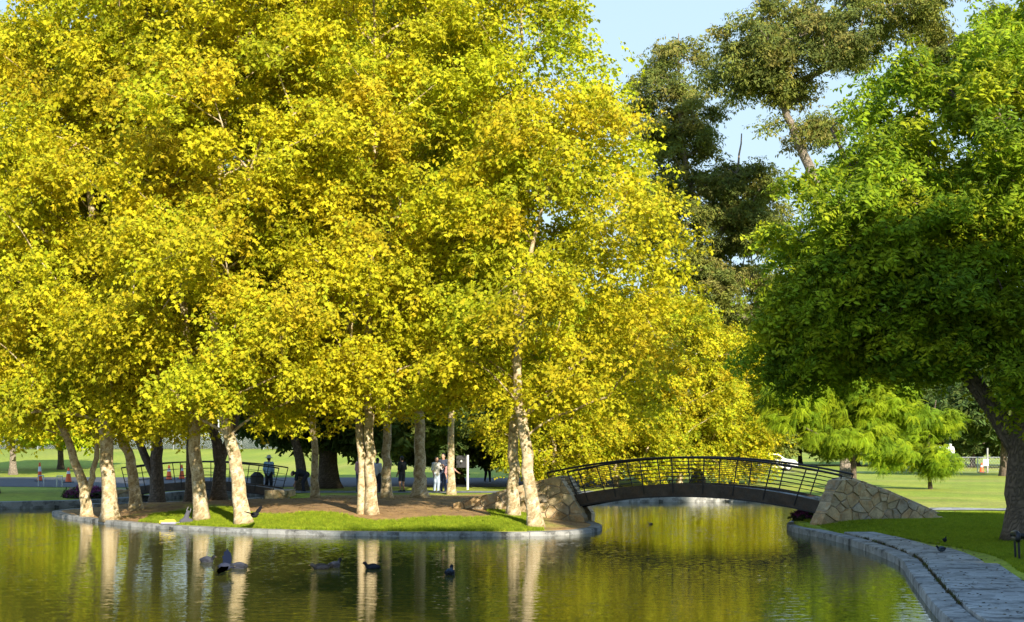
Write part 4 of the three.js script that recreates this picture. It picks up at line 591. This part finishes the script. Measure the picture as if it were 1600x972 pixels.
function car(label, x, d, turn, paint, van) {
  const g = thing(van ? 'parked_van' : 'parked_car', label, van ? 'van' : 'car', [x, landHeight(x, d), -d], turn, 'vehicles parked beyond the lawn');
  const L = 4.4, pts = van ? [[-2.3, 0.3], [-2.35, 0.9], [-2.3, 1.9], [-2.1, 2.05], [1.0, 2.05], [1.6, 1.25], [2.3, 1.05], [2.4, 0.5], [2.35, 0.3]] : [[-2.2, 0.3], [-2.25, 0.75], [-2.1, 0.95], [-1.5, 1.0], [-0.95, 1.42], [0.45, 1.45], [1.15, 1.0], [2.0, 0.88], [2.2, 0.65], [2.2, 0.3]];
  const b = new THREE.ExtrudeGeometry(new THREE.Shape(pts.map(p => new THREE.Vector2(...p))), { depth: 1.6, bevelEnabled: true, bevelSize: 0.07, bevelThickness: 0.09, bevelSegments: 2 }); b.translate(0, 0, -0.8); meshOf('body', b, new THREE.MeshPhysicalMaterial({ color: new THREE.Color().setRGB(...paint), roughness: 0.4, clearcoat: 0.8, clearcoatRoughness: 0.1 }), g);
  const win = van ? [[[0.2, 1.3], [0.2, 1.85], [0.95, 1.85], [1.4, 1.3]]] : [[[-1.35, 1.03], [-0.9, 1.36], [-0.3, 1.38], [-0.3, 1.03]], [[-0.2, 1.03], [-0.2, 1.38], [0.42, 1.39], [0.95, 1.03]]];
  for (const w of win) for (const s of [-1, 1]) { const q = new THREE.ExtrudeGeometry(new THREE.Shape(w.map(p => new THREE.Vector2(...p))), { depth: 0.02, bevelEnabled: false }); q.translate(0, 0, s > 0 ? 0.885 : -0.905); meshOf('window', q, new THREE.MeshStandardMaterial({ color: 0x0a0d10, roughness: 0.08 }), g); }
  for (const px of [-1.4, 1.4]) for (const s of [-1, 1]) { const t = new THREE.TorusGeometry(0.24, 0.09, 8, 18); t.translate(px, 0.33, s * 0.82); const w = meshOf('wheel', t, M.black, g), r = new THREE.CylinderGeometry(0.18, 0.18, 0.12, 14); r.rotateX(Math.PI / 2); r.translate(px, 0.33, s * 0.84); meshOf('rim', r, galv, w); }
  for (const s of [-1, 1]) { meshOf('headlight', box(0.06, 0.14, 0.3, 2.24, 0.68, s * 0.6, 0.02), M.white, g); meshOf('tail_light', box(0.06, 0.16, 0.25, -2.27, 0.75, s * 0.62, 0.02), std(0.4, 0.02, 0.02, 0.4), g); }
}
car('white car parked behind the far fence, beside the feathery tree', fx(1436, 120), 120, 1.4, [0.75, 0.75, 0.74]);
car('white van parked behind the far fence', fx(1455, 126), 124, 1.5, [0.8, 0.81, 0.82], true);
car('dark blue car parked behind the far fence near the lamp post', fx(1474, 118), 118, 1.3, [0.03, 0.06, 0.14]);
car('pale car parked far beyond the arched bridge railing', fx(1203, 122), 122, 0.05, [0.7, 0.7, 0.68]);
{ const d = 113, x = fx(1541, d), g = thing('notice_board', 'white notice board on a pale post by the far fence', 'sign', [x, landHeight(x, d), -d]); meshOf('post', box(0.12, 2.0, 0.12, 0.12, 1.0, -0.04), M.concrete, g); meshOf('panel', box(0.45, 0.55, 0.04, -0.05, 0.85, 0.06), M.white, g); }
[[142, 186], [148, 188], [157, 186]].forEach(([px, d], i) => { const x = fx(px, d), g = thing('flag_pole', ['white pole left of the three across the field', 'middle white pole of the three across the field', 'white pole right of the three across the field'][i], 'pole', [x, landHeight(x, d), -d], 0, 'white poles across the field'); meshOf('pole', tubeGeo([V(0, 0, 0), V(0, 4.5, 0)], [0.16, 0.11], 8), M.white, g); meshOf('cap', new THREE.SphereGeometry(0.16, 10, 8).translate(0, 4.55, 0), M.white, g); });

// ---------- flower beds ----------
function flowers(label, x, d, rx, rz, h, n, seed) {
  const rnd = RNG(seed), g = thing('flowering_shrub', label, 'shrub', [x, groundAt(x, d), -d], 0, 'purple flowering shrubs'), m = new THREE.Matrix4(), e = new THREE.Euler(), c = new THREE.Color();
  const stems = []; for (let i = 0; i < 24; i++) { const a = rnd() * 6.28, q = Math.sqrt(rnd()); stems.push(tubeGeo([V(Math.cos(a) * q * rx * 0.5, 0, Math.sin(a) * q * rz * 0.5), V(Math.cos(a) * q * rx * 0.9, h * 0.8, Math.sin(a) * q * rz * 0.9)], [0.012, 0.005], 4)); } meshOf('stem', mergeGeometries(stems), M.barkDark, g).userData.kind = 'stuff';
  for (const [name, cols, cnt, sp, sc] of [['foliage', [[0.07, 0.11, 0.03], [0.1, 0.13, 0.04], [0.12, 0.06, 0.07]], n, SPRIG.oval, 0.5], ['blossoms', [[0.4, 0.07, 0.24], [0.5, 0.14, 0.32], [0.25, 0.05, 0.2]], Math.round(n * 0.8), SPRIG.oval, 0.28]]) {
    const im = new THREE.InstancedMesh(sp, leafMat, cnt); im.name = name; im.userData.kind = 'stuff'; im.castShadow = im.receiveShadow = true;
    for (let i = 0; i < cnt; i++) { const a = rnd() * 6.28, q = Math.sqrt(rnd()), top = Math.sqrt(1 - q * q * 0.9) * h; e.set(rnd() * 2 - 1, rnd() * 6.28, rnd() * 2 - 1); const s = sc * (0.7 + 0.6 * rnd()); m.makeRotationFromEuler(e).scale(V(s, s, s)).setPosition(Math.cos(a) * q * rx, name === 'blossoms' ? top * (0.75 + 0.35 * rnd()) : top * rnd(), Math.sin(a) * q * rz); im.setMatrixAt(i, m); im.setColorAt(i, c.setRGB(...cols[Math.floor(rnd() * cols.length)])); }
    g.add(im);
  }
}
flowers('purple flowering shrub on the far bank behind the forked plane tree', fx(138, 60.5), 60.5, 1.05, 0.7, 0.5, 420, 61);
flowers('dark purple flowering shrub at the foot of the bridge abutment by the water', 9.25, 43.4, 0.55, 0.7, 0.4, 300, 62);

// ---------- grass blades and fallen leaves ----------
function scatter(name, label, geo, mat, n, seed, pick, cols, size) {
  const rnd = RNG(seed), im = new THREE.InstancedMesh(geo, mat, n), m = new THREE.Matrix4(), e = new THREE.Euler(), c = new THREE.Color(); let k = 0, guard = 0;
  while (k < n && guard++ < n * 6) { const p = pick(rnd); if (!p) continue; e.set(size[2] * (rnd() - 0.5), rnd() * 6.283, size[2] * (rnd() - 0.5)); const s = lerp(size[0], size[1], rnd()); m.makeRotationFromEuler(e).scale(V(s, s, s)).setPosition(p[0], p[1], p[2]); im.setMatrixAt(k, m); const q = cols[Math.floor(rnd() * cols.length)], t = 0.8 + 0.4 * rnd(); im.setColorAt(k, c.setRGB(q[0] * t, q[1] * t, q[2] * t)); k++; }
  im.count = k; im.name = name; im.userData = { kind: 'stuff', label }; im.castShadow = im.receiveShadow = true; scene.add(im);
}
const tuft = (() => { const rnd = RNG(77), pos = [], col = [], idx = []; for (let i = 0; i < 9; i++) { const a = rnd() * 6.283, r = rnd() * 0.05, h = 0.6 + 0.6 * rnd(), w = 0.006, x = Math.cos(a) * r, z = Math.sin(a) * r, b = rnd() * 6.283, lx = Math.cos(b) * 0.03, lz = Math.sin(b) * 0.03, k = pos.length / 3; pos.push(x - w, 0, z, x + w, 0, z, x + lx, h * 0.06, z + lz); for (let q = 0; q < 3; q++) col.push(1, 1, 1); idx.push(k, k + 1, k + 2); } const g = new THREE.BufferGeometry(); g.setAttribute('position', new THREE.Float32BufferAttribute(pos, 3)); g.setAttribute('color', new THREE.Float32BufferAttribute(col, 3)); g.setIndex(idx); g.computeVertexNormals(); return g; })();
const leafLitter = sprig(LOBED, [[V(0, 0.006, -0.05), 0, 0.05, 0, 0.13]], 3, 0);
const GR = [[0.29, 0.38, 0.02], [0.37, 0.43, 0.028], [0.23, 0.32, 0.02]], FL = [[0.38, 0.22, 0.06], [0.45, 0.33, 0.05], [0.26, 0.14, 0.06]];
scatter('lawn_grass', 'short grass of the shaded lawn by the path', tuft, leafMat, 60000, 91, r => { const x = lerp(8.2, 17, r()), d = lerp(22, 47, r()); if (x > 800 * d / F + 1) return null; const sd = lakeDist(x, -d)[0]; if (sd < lerp(2.0, 1.25, sstep(30, 38, d)) && d < 39) return null; if (sd < 0.48) return null; return [x, landHeight(x, d, sd), -d]; }, GR, [0.7, 1.3, 0.3]);
scatter('island_grass', 'bright grass strip along the island kerb', tuft, leafMat, 30000, 92, r => { const x = lerp(-12, 0.9, r()), d = lerp(40, 47, r()), sd = lakeDist(x, -d)[0]; if (sd < 0.4 || sd > 2.6 + 0.9 * noise(x * 0.5, 2.2) + r() * 0.8) return null; return [x, landHeight(x, d, sd), -d]; }, GR, [0.8, 1.5, 0.3]);
scatter('fallen_leaves', 'fallen leaves on the island earth', leafLitter, leafMat, 5000, 93, r => { const x = lerp(-16.5, 2, r()), d = lerp(41, 63, r()), sd = lakeDist(x, -d)[0]; if (sd < 0.5) return null; return [x, landHeight(x, d, sd) + 0.004, -d]; }, FL, [0.7, 1.2, 0.4]);
scatter('path_leaves', 'fallen leaves on the lakeside path and kerb', leafLitter, leafMat, 240, 94, r => { const d = lerp(19, 37, r()), x = lerp(6.5, 11, r()), sd = lakeDist(x, -d)[0]; if (sd < 0.08 || sd > 1.9) return null; return [x, sd < 0.36 ? 0.19 : 0.236, -d]; }, [[0.12, 0.08, 0.04], [0.2, 0.13, 0.05], [0.07, 0.06, 0.04]], [0.35, 0.75, 0.4]);
scatter('crack_weeds', 'weeds in the crack between kerb and path', tuft, leafMat, 2600, 95, r => { const d = lerp(18, 38, r()), x = lerp(6, 9.4, r()), sd = lakeDist(x, -d)[0]; if (sd < 0.325 || sd > 0.385 || noise(d * 0.9, 4.4) < -0.1) return null; return [x, 0.17, -d]; }, [[0.1, 0.12, 0.03], [0.13, 0.1, 0.05], [0.07, 0.06, 0.04]], [0.9, 1.6, 0.5]);
scatter('lawn_leaves', 'fallen leaves on the shaded lawn', leafLitter, leafMat, 700, 96, r => { const d = lerp(24, 48, r()), x = lerp(8, 18, r()), sd = lakeDist(x, -d)[0]; if (sd < 2) return null; return [x, landHeight(x, d, sd) + 0.03, -d]; }, FL, [0.5, 0.9, 0.6]);
scatter('floating_leaves', 'fallen leaves floating on the lake', leafLitter, leafMat, 260, 97, r => { const d = lerp(21, 48, Math.sqrt(r())), x = lerp(-16, 8, r()), sd = lakeDist(x, -d)[0]; if (sd > -0.1 || (r() > Math.exp(sd * 0.5) && r() > 0.15)) return null; return [x, 0.004, -d]; }, FL, [0.4, 0.8, 0.06]);
renderer.render(scene, camera);
